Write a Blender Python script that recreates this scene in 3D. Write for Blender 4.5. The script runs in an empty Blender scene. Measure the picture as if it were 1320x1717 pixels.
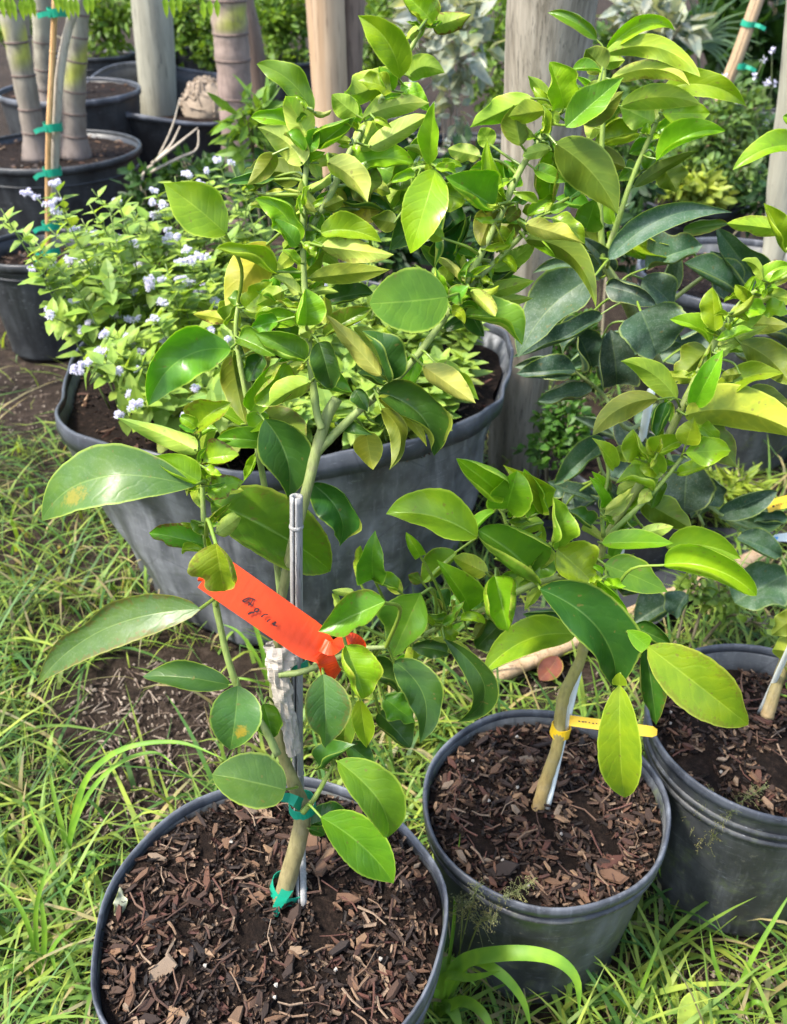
import bpy, math, random
import numpy as np
from mathutils import Vector, noise as mnoise

random.seed(11)
rng = np.random.default_rng(11)
sc = bpy.context.scene
col = sc.collection
R = math.radians

# ------------------------------------------------------------------ camera
H = 1.174                      # eye height
PITCH = R(33.7)                # looking down
F = 1580.0                     # focal length in pixels of the 1320 x 1717 photograph
CX, CY = 660.0, 858.5
cam = bpy.data.cameras.new('camera')
camo = bpy.data.objects.new('camera', cam)
col.objects.link(camo)
camo.location = (0, 0, H)
camo.rotation_euler = (math.pi / 2 - PITCH, 0, 0)
cam.sensor_fit = 'VERTICAL'
cam.sensor_height = 24.0
cam.lens = 24.0 * F / 1717.0
cam.clip_start = 0.02
cam.clip_end = 200
cam.dof.use_dof = True
cam.dof.focus_distance = 0.86
cam.dof.aperture_fstop = 6.5
sc.camera = camo

# ------------------------------------------------------------------ world, sun, exposure
SUN_EL, SUN_AZ = R(58), R(-112)      # azimuth from +Y (view direction), negative = left
w = bpy.data.worlds.new('World')
sc.world = w
w.use_nodes = True
nt = w.node_tree
bg = nt.nodes['Background']
sky = nt.nodes.new('ShaderNodeTexSky')
sky.sky_type = 'NISHITA'
sky.sun_disc = False
sky.sun_elevation = SUN_EL
sky.sun_rotation = SUN_AZ
sky.air_density = 1.2
sky.dust_density = 3.0
sky.ozone_density = 1.0
nt.links.new(sky.outputs[0], bg.inputs[0])
bg.inputs[1].default_value = 0.15
sun = bpy.data.lights.new('sun', 'SUN')
suno = bpy.data.objects.new('sun', sun)
col.objects.link(suno)
sun.energy = 2.7
sun.angle = R(8.0)
sun.color = (1.0, 0.95, 0.86)
sdir = Vector((math.sin(SUN_AZ) * math.cos(SUN_EL), math.cos(SUN_AZ) * math.cos(SUN_EL), math.sin(SUN_EL)))
suno.rotation_euler = sdir.to_track_quat('Z', 'Y').to_euler()
sc.view_settings.view_transform = 'Standard'
sc.view_settings.look = 'None'
sc.view_settings.gamma = 1.0
sc.view_settings.exposure = 1.55
sc.cycles.max_bounces = 8
sc.cycles.transmission_bounces = 6
sc.cycles.diffuse_bounces = 4

# ------------------------------------------------------------------ geometry of the place
CAM = Vector((0, 0, H))
FWD = Vector((0, math.cos(PITCH), -math.sin(PITCH)))
UPV = Vector((0, math.sin(PITCH), math.cos(PITCH)))
RGT = Vector((1, 0, 0))

def ray(px, py):
    return FWD + RGT * ((px - CX) / F) - UPV * ((py - CY) / F)

def at(px, py, Y):
    """the point of the place seen at (px, py), Y metres ahead"""
    d = ray(px, py)
    return CAM + d * (Y / d.y)

def ath(px, py, h):
    """the point of the place seen at (px, py), h metres above the ground"""
    d = ray(px, py)
    return CAM + d * ((h - H) / d.z)

def proj(p):
    q = p - CAM
    z = q.dot(FWD)
    return (CX + F * q.dot(RGT) / z, CY - F * q.dot(UPV) / z, z)

def mpp(p):
    return (p - CAM).dot(FWD) / F

def lerp(a, b, t):
    return a + (b - a) * t

def rnd(a, b):
    return random.uniform(a, b)

# ------------------------------------------------------------------ tags
def tag(o, label=None, cat=None, group=None, kind=None):
    if label: o['label'] = label
    if cat: o['category'] = cat
    if group: o['group'] = group
    if kind: o['kind'] = kind
    return o

def empty(name, loc, label=None, cat=None, group=None):
    o = bpy.data.objects.new(name, None)
    o.empty_display_size = 0.05
    col.objects.link(o)
    o.location = loc
    o['_loc'] = list(loc)
    del o['_loc']
    return tag(o, label, cat, group)

def link(name, me, parent=None, loc=None):
    """links a mesh whose coordinates are in world space"""
    o = bpy.data.objects.new(name, me)
    col.objects.link(o)
    if loc is not None:
        o.location = loc
    if parent is not None:
        o.parent = parent
        q = Vector((0, 0, 0)) if loc is None else Vector(loc)
        base = Vector(parent.location)
        if parent.parent is not None:
            base = base + Vector(parent.parent.location)
        o.location = q - base
    return o

# ------------------------------------------------------------------ mesh builder
class MB:
    def __init__(self):
        self.v = []; self.f = []; self.tint = []; self.luv = []
        self.burn = []
    def pt(self, p, tint=(.5, .5, .5, 0), luv=(0, 0, 0), burn=0.0):
        self.v.append((p[0], p[1], p[2]))
        self.tint.append(tint if len(tint) == 4 else (*tint, 0.0))
        self.luv.append(luv)
        self.burn.append(burn)
        return len(self.v) - 1
    def mesh(self, name, mat, smooth=True, origin=None):
        me = bpy.data.meshes.new(name)
        v = self.v
        if origin is not None:
            ox, oy, oz = origin
            v = [(a - ox, b - oy, c - oz) for a, b, c in v]
        me.from_pydata(v, [], self.f)
        n = len(v)
        a = me.attributes.new('tint', 'FLOAT_COLOR', 'POINT')
        a.data.foreach_set('color', np.array(self.tint, dtype=np.float32).ravel())
        a = me.attributes.new('luv', 'FLOAT_VECTOR', 'POINT')
        a.data.foreach_set('vector', np.array(self.luv, dtype=np.float32).ravel())
        a = me.attributes.new('burn', 'FLOAT', 'POINT')
        a.data.foreach_set('value', np.array(self.burn, dtype=np.float32))
        if smooth:
            me.polygons.foreach_set('use_smooth', [True] * len(me.polygons))
        me.materials.append(mat)
        me.update()
        return me
    def build(self, name, mat, parent=None, loc=None, smooth=True):
        if loc is None:
            loc = self.v[0] if parent is None else None
        if loc is None:
            c = np.mean(np.array(self.v), axis=0)
            loc = (float(c[0]), float(c[1]), float(c[2]))
        me = self.mesh(name, mat, smooth, origin=loc)
        return link(name, me, parent, loc)

def frame(t):
    t = t.normalized()
    a = Vector((0, 0, 1)) if abs(t.z) < 0.9 else Vector((1, 0, 0))
    b = t.cross(a).normalized()
    return b, b.cross(t).normalized()

def catmull(pts, n=6):
    P = [Vector(p) for p in pts]
    if len(P) < 3:
        return [P[0].lerp(P[-1], i / n) for i in range(n + 1)]
    Q = [P[0] * 2 - P[1]] + P + [P[-1] * 2 - P[-2]]
    out = []
    for i in range(1, len(Q) - 2):
        p0, p1, p2, p3 = Q[i - 1], Q[i], Q[i + 1], Q[i + 2]
        for k in range(n):
            t = k / n
            out.append(0.5 * ((2 * p1) + (p2 - p0) * t + (2 * p0 - 5 * p1 + 4 * p2 - p3) * t * t + (3 * p1 - p0 - 3 * p2 + p3) * t ** 3))
    out.append(P[-1])
    return out

def tube(mb, pts, r0, r1, seg=8, tint=(.3, .3, .2), tint2=None, rough=0.0, rfun=None, cap=True):
    tint2 = tint2 or tint
    n = len(pts)
    rings = []
    b = None
    for i, p in enumerate(pts):
        t = (pts[min(i + 1, n - 1)] - pts[max(i - 1, 0)])
        if t.length < 1e-9: t = Vector((0, 0, 1))
        t.normalize()
        if b is None:
            b, c = frame(t)
        else:
            b = (b - t * b.dot(t)).normalized()
            c = b.cross(t)
        s = i / max(1, n - 1)
        r = lerp(r0, r1, s)
        if rfun: r *= rfun(s)
        tc = tuple(lerp(tint[k], tint2[k], s) for k in range(3))
        ring = []
        for k in range(seg):
            a = 2 * math.pi * k / seg
            rr = r * (1 + rough * mnoise.noise(Vector((p.x * 90 + math.cos(a), p.y * 90 + math.sin(a), p.z * 60))))
            ring.append(mb.pt(p + (b * math.cos(a) + c * math.sin(a)) * rr, (*tc, 0), (s, k / seg, 2)))
        rings.append(ring)
    for i in range(n - 1):
        A, B = rings[i], rings[i + 1]
        for k in range(seg):
            mb.f.append((A[k], A[(k + 1) % seg], B[(k + 1) % seg], B[k]))
    if cap:
        mb.f.append(tuple(reversed(rings[0])))
        mb.f.append(tuple(rings[-1]))
    return rings

# ------------------------------------------------------------------ materials
class N:
    """small node-graph helper"""
    def __init__(self, name):
        self.m = bpy.data.materials.new(name)
        self.m.use_nodes = True
        self.t = self.m.node_tree
        self.t.nodes.clear()
        self.out = self.t.nodes.new('ShaderNodeOutputMaterial')
    def n(self, typ, **kw):
        nd = self.t.nodes.new(typ)
        for k, v in kw.items():
            if k.startswith('_'):
                setattr(nd, k[1:], v)
            else:
                key = int(k[1:]) if k[0] == 'i' and k[1:].isdigit() else k.replace('__', ' ')
                s = nd.inputs[key]
                if hasattr(v, 'links') or isinstance(v, bpy.types.NodeSocket):
                    self.t.links.new(v, s)
                else:
                    s.default_value = v
        return nd
    def math(self, op, a, b=None, c=None, clamp=False):
        nd = self.t.nodes.new('ShaderNodeMath'); nd.operation = op; nd.use_clamp = clamp
        for i, x in enumerate((a, b, c)):
            if x is None: continue
            if isinstance(x, bpy.types.NodeSocket): self.t.links.new(x, nd.inputs[i])
            else: nd.inputs[i].default_value = x
        return nd.outputs[0]
    def mix(self, fac, a, b, blend='MIX'):
        nd = self.t.nodes.new('ShaderNodeMix'); nd.data_type = 'RGBA'; nd.blend_type = blend
        for key, x in ((0, fac), (6, a), (7, b)):
            s = nd.inputs[key]
            if isinstance(x, bpy.types.NodeSocket): self.t.links.new(x, s)
            elif key == 0: s.default_value = x
            else: s.default_value = (*x, 1) if len(x) == 3 else x
        return nd.outputs[2]
    def noise(self, vec, scale, detail=3, rough=.55, dist=0.0):
        nd = self.n('ShaderNodeTexNoise', Scale=scale, Detail=detail, Roughness=rough, Distortion=dist)
        if vec is not None: self.t.links.new(vec, nd.inputs['Vector'])
        return nd.outputs['Fac']
    def ramp(self, fac, stops):
        nd = self.t.nodes.new('ShaderNodeValToRGB')
        self.t.links.new(fac, nd.inputs[0])
        e = nd.color_ramp.elements
        while len(e) < len(stops): e.new(0.5)
        for el, (p, c) in zip(e, stops):
            el.position = p
            el.color = (*c, 1) if not isinstance(c, (int, float)) else (c, c, c, 1)
        return nd.outputs[0]
    def attr(self, name):
        nd = self.t.nodes.new('ShaderNodeAttribute'); nd.attribute_name = name
        return nd
    def step(self, x, lo, hi):
        nd = self.t.nodes.new('ShaderNodeMapRange'); nd.interpolation_type = 'SMOOTHSTEP'
        self.t.links.new(x, nd.inputs[0])
        nd.inputs[1].default_value = lo; nd.inputs[2].default_value = hi
        return nd.outputs[0]
    def bump(self, h, strength=.3, dist=.002):
        nd = self.n('ShaderNodeBump', Strength=strength, Distance=dist, Height=h)
        return nd.outputs[0]
    def surf(self, s):
        self.t.links.new(s, self.out.inputs[0])
        return self.m
    def coord(self, which='Object', scale=None):
        tc = self.t.nodes.new('ShaderNodeTexCoord')
        o = tc.outputs[which]
        if scale:
            mp = self.n('ShaderNodeMapping', Vector=o, Scale=scale)
            o = mp.outputs[0]
        return o

def make_leaf_mat():
    g = N('leaf')
    ti = g.attr('tint'); uv = g.attr('luv'); bu = g.attr('burn')
    sep = g.n('ShaderNodeSeparateXYZ', Vector=uv.outputs['Vector'])
    t, v, side = sep.outputs[0], sep.outputs[1], sep.outputs[2]
    av = g.math('ABSOLUTE', v)
    oc = g.coord('Object')
    n1 = g.noise(oc, 38, 3)
    n2 = g.noise(oc, 260, 3, .6)
    c = ti.outputs['Color']
    isleaf = g.math('LESS_THAN', side, 1.5)
    under = g.math('MULTIPLY', g.math('GREATER_THAN', side, .5), isleaf)
    # mottling
    c = g.mix(g.math('MULTIPLY', g.step(n1, .42, .68), .55), c, g.mix(1.0, c, (1.35, 1.16, .8), 'MULTIPLY'))
    c = g.mix(g.math('MULTIPLY', g.step(n1, .50, .3), .45), c, g.mix(1.0, c, (.62, .74, .8), 'MULTIPLY'))
    # side veins, slanting forward
    ph = g.math('FRACT', g.math('ADD', g.math('MULTIPLY', g.noise(oc, 55, 2), 1.5), g.math('SUBTRACT', g.math('MULTIPLY', t, 8.0), g.math('MULTIPLY', av, 1.7))))
    vd = g.math('ABSOLUTE', g.math('SUBTRACT', ph, .5))
    vein = g.math('MULTIPLY', g.step(vd, .22, .0), isleaf)
    mid = g.math('MULTIPLY', g.step(av, .045, .010), isleaf)
    light = g.mix(1.0, c, (1.7, 1.5, 1.8), 'MULTIPLY')
    c = g.mix(g.math('MULTIPLY', vein, g.math('ADD', .07, g.math('MULTIPLY', under, .10))), c, light)
    c = g.mix(g.math('MULTIPLY', mid, .55), c, g.mix(.3, light, (.34, .42, .10)))
    # pale margin line
    mar = g.math('MULTIPLY', g.step(av, .90, .97), isleaf)
    c = g.mix(g.math('MULTIPLY', mar, .8), c, g.mix(.6, light, (.48, .55, .09)))
    # dust and water spots on old leaves
    dust = ti.outputs['Alpha']
    n3 = g.noise(oc, 420, 2, .7)
    dm = g.math('MULTIPLY', dust, g.math('ADD', g.math('MULTIPLY', g.step(g.noise(oc, 60, 4, .7), .42, .72), .62), g.math('MULTIPLY', g.step(n3, .55, .62), .45)), clamp=True)
    dm = g.math('ADD', dm, g.math('MULTIPLY', dust, .10), clamp=True)
    c = g.mix(dm, c, (.33, .40, .36))
    yb = g.step(g.noise(oc, 14, 2, .4), .66, .74)
    c = g.mix(g.math('MULTIPLY', g.math('MULTIPLY', yb, isleaf), .55), c, (.36, .30, .035))
    sp_ = g.math('MULTIPLY', g.step(g.noise(oc, 170, 1, .4), .71, .76), isleaf)
    c = g.mix(g.math('MULTIPLY', sp_, .5), c, (.22, .17, .05))
    bl = g.math('ADD', g.math('POWER', g.math('SUBTRACT', t, .66), 2.0), g.math('MULTIPLY', g.math('POWER', g.math('ADD', v, .38), 2.0), .10))
    blm = g.math('MULTIPLY', g.step(g.math('ADD', bl, g.math('MULTIPLY', g.math('SUBTRACT', n2, .5), .045)), .016, .0), g.math('MULTIPLY', bu.outputs['Fac'], -1.0, clamp=True), clamp=True)
    c = g.mix(g.math('MULTIPLY', blm, .8), c, (.46, .32, .03))
    # browned, chewed margins
    bm = g.math('MULTIPLY', g.math('MAXIMUM', bu.outputs['Fac'], 0.0), g.step(g.math('ADD', av, g.math('MULTIPLY', g.math('SUBTRACT', n2, .5), 1.6)), .68, .95))
    c = g.mix(g.math('MULTIPLY', bm, .85), c, (.20, .10, .03))
    hgt = g.math('ADD', g.math('MULTIPLY', g.math('ADD', vein, g.math('MULTIPLY', mid, 1.6)), g.math('SUBTRACT', g.math('MULTIPLY', under, 1.6), .8)), g.math('MULTIPLY', n2, .8))
    nb = g.bump(hgt, .16, .0008)
    ro = g.math('ADD', g.math('ADD', .31, g.math('MULTIPLY', dust, .3)), g.math('ADD', g.math('MULTIPLY', under, .25), g.math('ADD', g.math('MULTIPLY', dm, .45), g.math('MULTIPLY', g.math('SUBTRACT', n2, .5), .18))))
    p = g.n('ShaderNodeBsdfPrincipled', Base__Color=c, Roughness=ro, Normal=nb)
    p.inputs['Specular IOR Level'].default_value = .5
    tc = g.mix(1.0, c, (1.40, 1.60, .5), 'MULTIPLY')
    tr = g.n('ShaderNodeBsdfTranslucent', Color=tc, Normal=nb)
    mx = g.n('ShaderNodeMixShader', Fac=g.math('MULTIPLY', isleaf, .43))
    g.t.links.new(p.outputs[0], mx.inputs[1]); g.t.links.new(tr.outputs[0], mx.inputs[2])
    return g.surf(mx.outputs[0])

def make_foliage_mat():
    """cheap leaves for distant plants and grass: colour from the tint attribute"""
    g = N('foliage')
    ti = g.attr('tint')
    oc = g.coord('Object')
    n1 = g.noise(oc, 25, 2)
    c = g.mix(g.step(n1, .35, .65), g.mix(1.0, ti.outputs['Color'], (.72, .8, .8), 'MULTIPLY'), g.mix(1.0, ti.outputs['Color'], (1.25, 1.15, .95), 'MULTIPLY'))
    p = g.n('ShaderNodeBsdfPrincipled', Base__Color=c, Roughness=.5)
    p.inputs['Specular IOR Level'].default_value = .35
    tr = g.n('ShaderNodeBsdfTranslucent', Color=g.mix(1.0, c, (1.5, 1.4, .6), 'MULTIPLY'))
    mx = g.n('ShaderNodeMixShader', Fac=.35)
    g.t.links.new(p.outputs[0], mx.inputs[1]); g.t.links.new(tr.outputs[0], mx.inputs[2])
    return g.surf(mx.outputs[0])

def make_stem_mat(name='stem', bumpy=.5, scale=160, rough=.6, spots=(.30, .27, .18), spot_amt=.35):
    g = N(name)
    ti = g.attr('tint')
    oc = g.coord('Object')
    st = g.coord('Object', (1, 1, .25))
    n1 = g.noise(oc, scale * .35, 4, .6)
    n2 = g.noise(st, scale, 4, .65)
    c = g.mix(g.math('MULTIPLY', g.step(n1, .5, .72), spot_amt), ti.outputs['Color'], spots)
    c = g.mix(g.math('MULTIPLY', g.step(n2, .55, .35), .45), c, g.mix(1.0, c, (.45, .42, .4), 'MULTIPLY'))
    p = g.n('ShaderNodeBsdfPrincipled', Base__Color=c, Roughness=rough, Normal=g.bump(n2, bumpy, .002))
    return g.surf(p.outputs[0])

def make_pot_mat(name, base, dust, amt, algae=0.0):
    g = N(name)
    oc = g.coord('Object')
    st = g.coord('Object', (1, 1, .12))
    n1 = g.noise(oc, 7, 4, .65)
    n2 = g.noise(st, 22, 4, .6)
    n3 = g.noise(oc, 120, 3, .7)
    d = g.math('MULTIPLY', g.math('ADD', g.math('MULTIPLY', g.step(n1, .38, .72), .6), g.math('MULTIPLY', g.step(n2, .45, .75), .55)), amt)
    d = g.math('ADD', d, g.math('MULTIPLY', g.step(n3, .58, .75), amt * .35), clamp=True)
    c = g.mix(d, base, dust)
    # scuffs
    sc_ = g.noise(g.coord('Object', (6, 6, 40)), 9, 2, .5, .6)
    c = g.mix(g.math('MULTIPLY', g.step(sc_, .66, .76), .4), c, (.30, .32, .35))
    dr = g.noise(g.coord('Object', (14, 14, 1.1)), 7, 4, .7)
    c = g.mix(g.math('MULTIPLY', g.step(dr, .55, .75), .35 * amt), c, tuple(min(1, x * 1.25) for x in dust))
    vo = g.n('ShaderNodeTexVoronoi', Vector=g.coord('Object', (3.2, 3.2, 5.5)), Scale=1.6)
    vo.feature = 'DISTANCE_TO_EDGE'
    c = g.mix(g.math('MULTIPLY', g.math('MULTIPLY', g.step(vo.outputs['Distance'], .012, .002), g.step(n1, .42, .6)), .45), c, tuple(x * .5 for x in base))
    s2 = g.noise(g.coord('Object', (2, 2, 150)), 6, 1, .4, .3)
    c = g.mix(g.math('MULTIPLY', g.math('MULTIPLY', g.step(s2, .70, .73), g.step(n2, .4, .6)), .35 * amt), c, (.42, .43, .45))
    if algae:
        n4 = g.noise(oc, 26, 5, .75)
        c = g.mix(g.math('MULTIPLY', g.step(n4, .52, .72), algae), c, (.09, .11, .05))
        c = g.mix(g.math('MULTIPLY', g.step(g.noise(oc, 55, 4, .8), .60, .72), algae * .6), c, (.20, .19, .13))
    ro = g.math('ADD', .38, g.math('MULTIPLY', d, .4))
    p = g.n('ShaderNodeBsdfPrincipled', Base__Color=c, Roughness=ro, Normal=g.bump(g.math('ADD', n1, g.math('MULTIPLY', n3, .3)), .18, .004))
    p.inputs['Specular IOR Level'].default_value = .45
    return g.surf(p.outputs[0])

def make_soil_mat(name, dark, mid, light, scale=60):
    g = N(name)
    oc = g.coord('Object')
    n1 = g.noise(oc, scale, 6, .75)
    n2 = g.noise(oc, scale * 5, 4, .7)
    n3 = g.noise(oc, 3.0, 3, .5)
    c = g.ramp(n1, [(.30, dark), (.52, mid), (.74, light)])
    c = g.mix(g.math('MULTIPLY', g.step(n2, .60, .72), .5), c, light)
    c = g.mix(g.math('MULTIPLY', g.step(n3, .40, .65), .35), c, dark)
    p = g.n('ShaderNodeBsdfPrincipled', Base__Color=c, Roughness=.9, Normal=g.bump(g.math('ADD', n1, g.math('MULTIPLY', n2, .5)), .9, .012))
    p.inputs['Specular IOR Level'].default_value = .15
    return g.surf(p.outputs[0])

def make_chip_mat(name='wood_chip', use_tint=False):
    g = N(name)
    oc = g.coord('Object')
    if use_tint:
        c = g.attr('tint').outputs['Color']
    else:
        oi = g.t.nodes.new('ShaderNodeObjectInfo')
        c = g.ramp(oi.outputs['Random'], [(0, (.014, .009, .007)), (.25, (.040, .021, .013)), (.42, (.105, .053, .030)), (.58, (.20, .115, .062)), (.68, (.10, .034, .020)), (.80, (.060, .034, .022)), (.91, (.34, .215, .12)), (1, (.27, .21, .15))])
    st = g.coord('Object', (1, 7, 7))
    n1 = g.noise(st, 70 if not use_tint else 300, 4, .6)
    c = g.mix(g.step(n1, .35, .7), g.mix(1.0, c, (.5, .46, .44), 'MULTIPLY'), g.mix(1.0, c, (1.25, 1.2, 1.15), 'MULTIPLY'))
    p = g.n('ShaderNodeBsdfPrincipled', Base__Color=c, Roughness=.72, Normal=g.bump(n1, .6, .0015))
    return g.surf(p.outputs[0])

def make_plain(name, color, rough=.5, nscale=60, var=.25, trans=0.0, bump=.2, spec=.5):
    g = N(name)
    oc = g.coord('Object')
    n1 = g.noise(oc, nscale, 4, .6)
    c = g.mix(n1, tuple(x * (1 - var) for x in color), tuple(min(1, x * (1 + var)) for x in color))
    p = g.n('ShaderNodeBsdfPrincipled', Base__Color=c, Roughness=rough, Normal=g.bump(n1, bump, .001))
    p.inputs['Specular IOR Level'].default_value = spec
    if trans:
        tr = g.n('ShaderNodeBsdfTranslucent', Color=c)
        mx = g.n('ShaderNodeMixShader', Fac=trans)
        g.t.links.new(p.outputs[0], mx.inputs[1]); g.t.links.new(tr.outputs[0], mx.inputs[2])
        return g.surf(mx.outputs[0])
    return g.surf(p.outputs[0])

def make_wood_mat(name, a, b, stripe=18, rough=.7):
    g = N(name)
    st = g.coord('Object', (1, 1, .06))
    oc = g.coord('Object')
    n1 = g.noise(st, stripe, 5, .65, .3)
    n2 = g.noise(st, stripe * 5, 4, .6)
    n3 = g.noise(oc, 4, 3)
    c = g.mix(g.step(n1, .3, .7), a, b)
    c = g.mix(g.math('MULTIPLY', g.step(n2, .55, .68), .7), c, tuple(x * .30 for x in a))
    c = g.mix(g.math('MULTIPLY', g.step(n3, .45, .7), .4), c, tuple(x * .6 for x in b))
    p = g.n('ShaderNodeBsdfPrincipled', Base__Color=c, Roughness=rough, Normal=g.bump(g.math('ADD', n1, n2), .4, .004))
    return g.surf(p.outputs[0])

M = {}
M['leaf'] = make_leaf_mat()
M['foliage'] = make_foliage_mat()
M['stem'] = make_stem_mat()
M['trunk'] = make_stem_mat('palm_trunk', .6, 45, .75, (.13, .10, .085), .6)
M['pot'] = make_pot_mat('pot_plastic', (.026, .028, .031), (.17, .178, .185), .65, .7)
M['pot_rim'] = make_pot_mat('pot_rim_plastic', (.036, .040, .050), (.22, .24, .28), .7)
M['big_pot'] = make_pot_mat('weathered_pot_plastic', (.045, .048, .055), (.27, .28, .30), .85, .3)
M['big_rim'] = make_pot_mat('weathered_rim_plastic', (.030, .034, .043), (.13, .145, .175), .5)
M['pot_black'] = make_pot_mat('black_pot_plastic', (.016, .018, .021), (.085, .095, .105), .5)
M['soil'] = make_soil_mat('potting_soil', (.006, .004, .003), (.018, .011, .008), (.07, .045, .032), 90)
M['dirt'] = make_soil_mat('ground_dirt', (.011, .008, .006), (.036, .025, .018), (.10, .075, .058), 45)
M['chip'] = make_chip_mat()
M['fine'] = make_chip_mat('fine_bark', True)
M['tag'] = make_plain('orange_vinyl', (.84, .075, .012), .42, 90, .12, .25, .35)
M['ink'] = make_plain('ink', (.03, .01, .01), .6, 50, .1)
M['yellow'] = make_plain('yellow_vinyl', (.80, .52, .02), .4, 30, .06, .1)
M['white'] = make_plain('white_plastic', (.72, .76, .72), .45, 40, .08)
M['blue'] = make_plain('blue_print', (.10, .35, .72), .45, 40, .08)
M['tie'] = make_plain('green_tie_tape', (.015, .36, .22), .35, 60, .15, .25)
M['paper'] = make_plain('tape_paper', (.46, .41, .345), .9, 160, .25, .1, .4)
M['bamboo'] = make_wood_mat('grey_bamboo', (.21, .205, .20), (.38, .375, .36), 110)
M['tan'] = make_wood_mat('tan_wood', (.33, .22, .12), (.48, .34, .21), 40)
M['sapling'] = make_wood_mat('sapling_bark', (.36, .31, .24), (.52, .47, .39), 60)
M['cane'] = make_wood_mat('orange_cane', (.46, .25, .09), (.58, .36, .16), 50)
M['post'] = make_wood_mat('weathered_post', (.16, .135, .10), (.36, .32, .26), 45)
M['peeled'] = make_wood_mat('peeled_trunk', (.35, .22, .12), (.50, .37, .25), 16)
M['brown'] = make_wood_mat('brown_trunk', (.12, .08, .06), (.23, .16, .12), 30)
M['greypost'] = make_wood_mat('pale_trunk', (.25, .24, .185), (.38, .37, .29), 20)
M['petal'] = make_plain('lavender_petal', (.77, .745, .89), .7, 200, .16, .35, .5)
M['root'] = make_plain('dry_root', (.28, .22, .16), .85, 70, .5, 0, .9)
M['fabric'] = make_plain('ground_cloth', (.022, .024, .028), .7, 300, .5, 0, .6)

# ------------------------------------------------------------------ ground
def make_ground():
    def axis(lo, hi, fine_lo, fine_hi, step):
        a = list(np.arange(fine_lo, fine_hi, step))
        x = fine_lo; s = step; pre = []
        while x > lo: s *= 1.35; x -= s; pre.append(x)
        x = a[-1]; s = step; post = []
        while x < hi: s *= 1.35; x += s; post.append(x)
        return pre[::-1] + a + post
    xs = axis(-60, 60, -1.6, 1.6, .035); ys = axis(-30, 90, .1, 3.0, .035)
    mb_v = []; f = []
    for y in ys:
        for x in xs:
            z = .014 * mnoise.noise(Vector((x * 3, y * 3, 0))) + .006 * mnoise.noise(Vector((x * 14, y * 14, 3)))
            mb_v.append((x, y, z - .012))
    nx = len(xs)
    for j in range(len(ys) - 1):
        for i in range(nx - 1):
            f.append((j * nx + i, j * nx + i + 1, (j + 1) * nx + i + 1, (j + 1) * nx + i))
    me = bpy.data.meshes.new('ground'); me.from_pydata(mb_v, [], f)
    me.polygons.foreach_set('use_smooth', [True] * len(me.polygons))
    me.materials.append(M['dirt'])
    o = link('ground', me)
    tag(o, 'dark brown bare earth under the grass and pots', kind='structure')
make_ground()

# ------------------------------------------------------------------ pots
POTS = []      # (x, y, r) footprints to keep grass out

def lathe(mb, prof, cx, cy, seg, wob=None, tint=(.5, .5, .5), closed=False):
    rings = []
    for (r, z) in prof:
        ring = []
        for k in range(seg):
            a = 2 * math.pi * k / seg
            rr, zz = r, z
            if wob: rr, zz = wob(r, z, a)
            ring.append(mb.pt((cx + rr * math.cos(a), cy + rr * math.sin(a), zz), (*tint, 0)))
        rings.append(ring)
    m = len(rings)
    for i in range(m - (0 if closed else 1)):
        A, B = rings[i], rings[(i + 1) % m]
        for k in range(seg):
            mb.f.append((A[k], A[(k + 1) % seg], B[(k + 1) % seg], B[k]))
    return rings

CHIPS = []
def chip_variants():
    for i in range(10):
        mb = MB()
        n = 5
        top = []; bot = []
        for k in range(n):
            a = 2 * math.pi * k / n + rnd(-.35, .35)
            x = math.cos(a) * rnd(.38, .52); y = math.sin(a) * rnd(.30, .52)
            top.append(mb.pt((x * rnd(.82, .97), y * rnd(.8, .97), .5 + rnd(-.25, .2))))
            bot.append(mb.pt((x, y, -.5 + rnd(-.1, .1))))
        mb.f.append(tuple(top)); mb.f.append(tuple(reversed(bot)))
        for k in range(n):
            mb.f.append((bot[k], bot[(k + 1) % n], top[(k + 1) % n], top[k]))
        CHIPS.append(mb.mesh('wood_chip', M['chip'], smooth=False))
chip_variants()

def chip_tint():
    c = random.choice([(.014, .009, .007), (.02, .012, .009), (.03, .018, .013), (.05, .028, .018), (.07, .04, .026), (.10, .055, .035), (.075, .028, .02), (.17, .11, .07), (.025, .015, .012), (.22, .16, .11)])
    k = rnd(.7, 1.25)
    return (c[0] * k, c[1] * k, c[2] * k)

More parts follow.
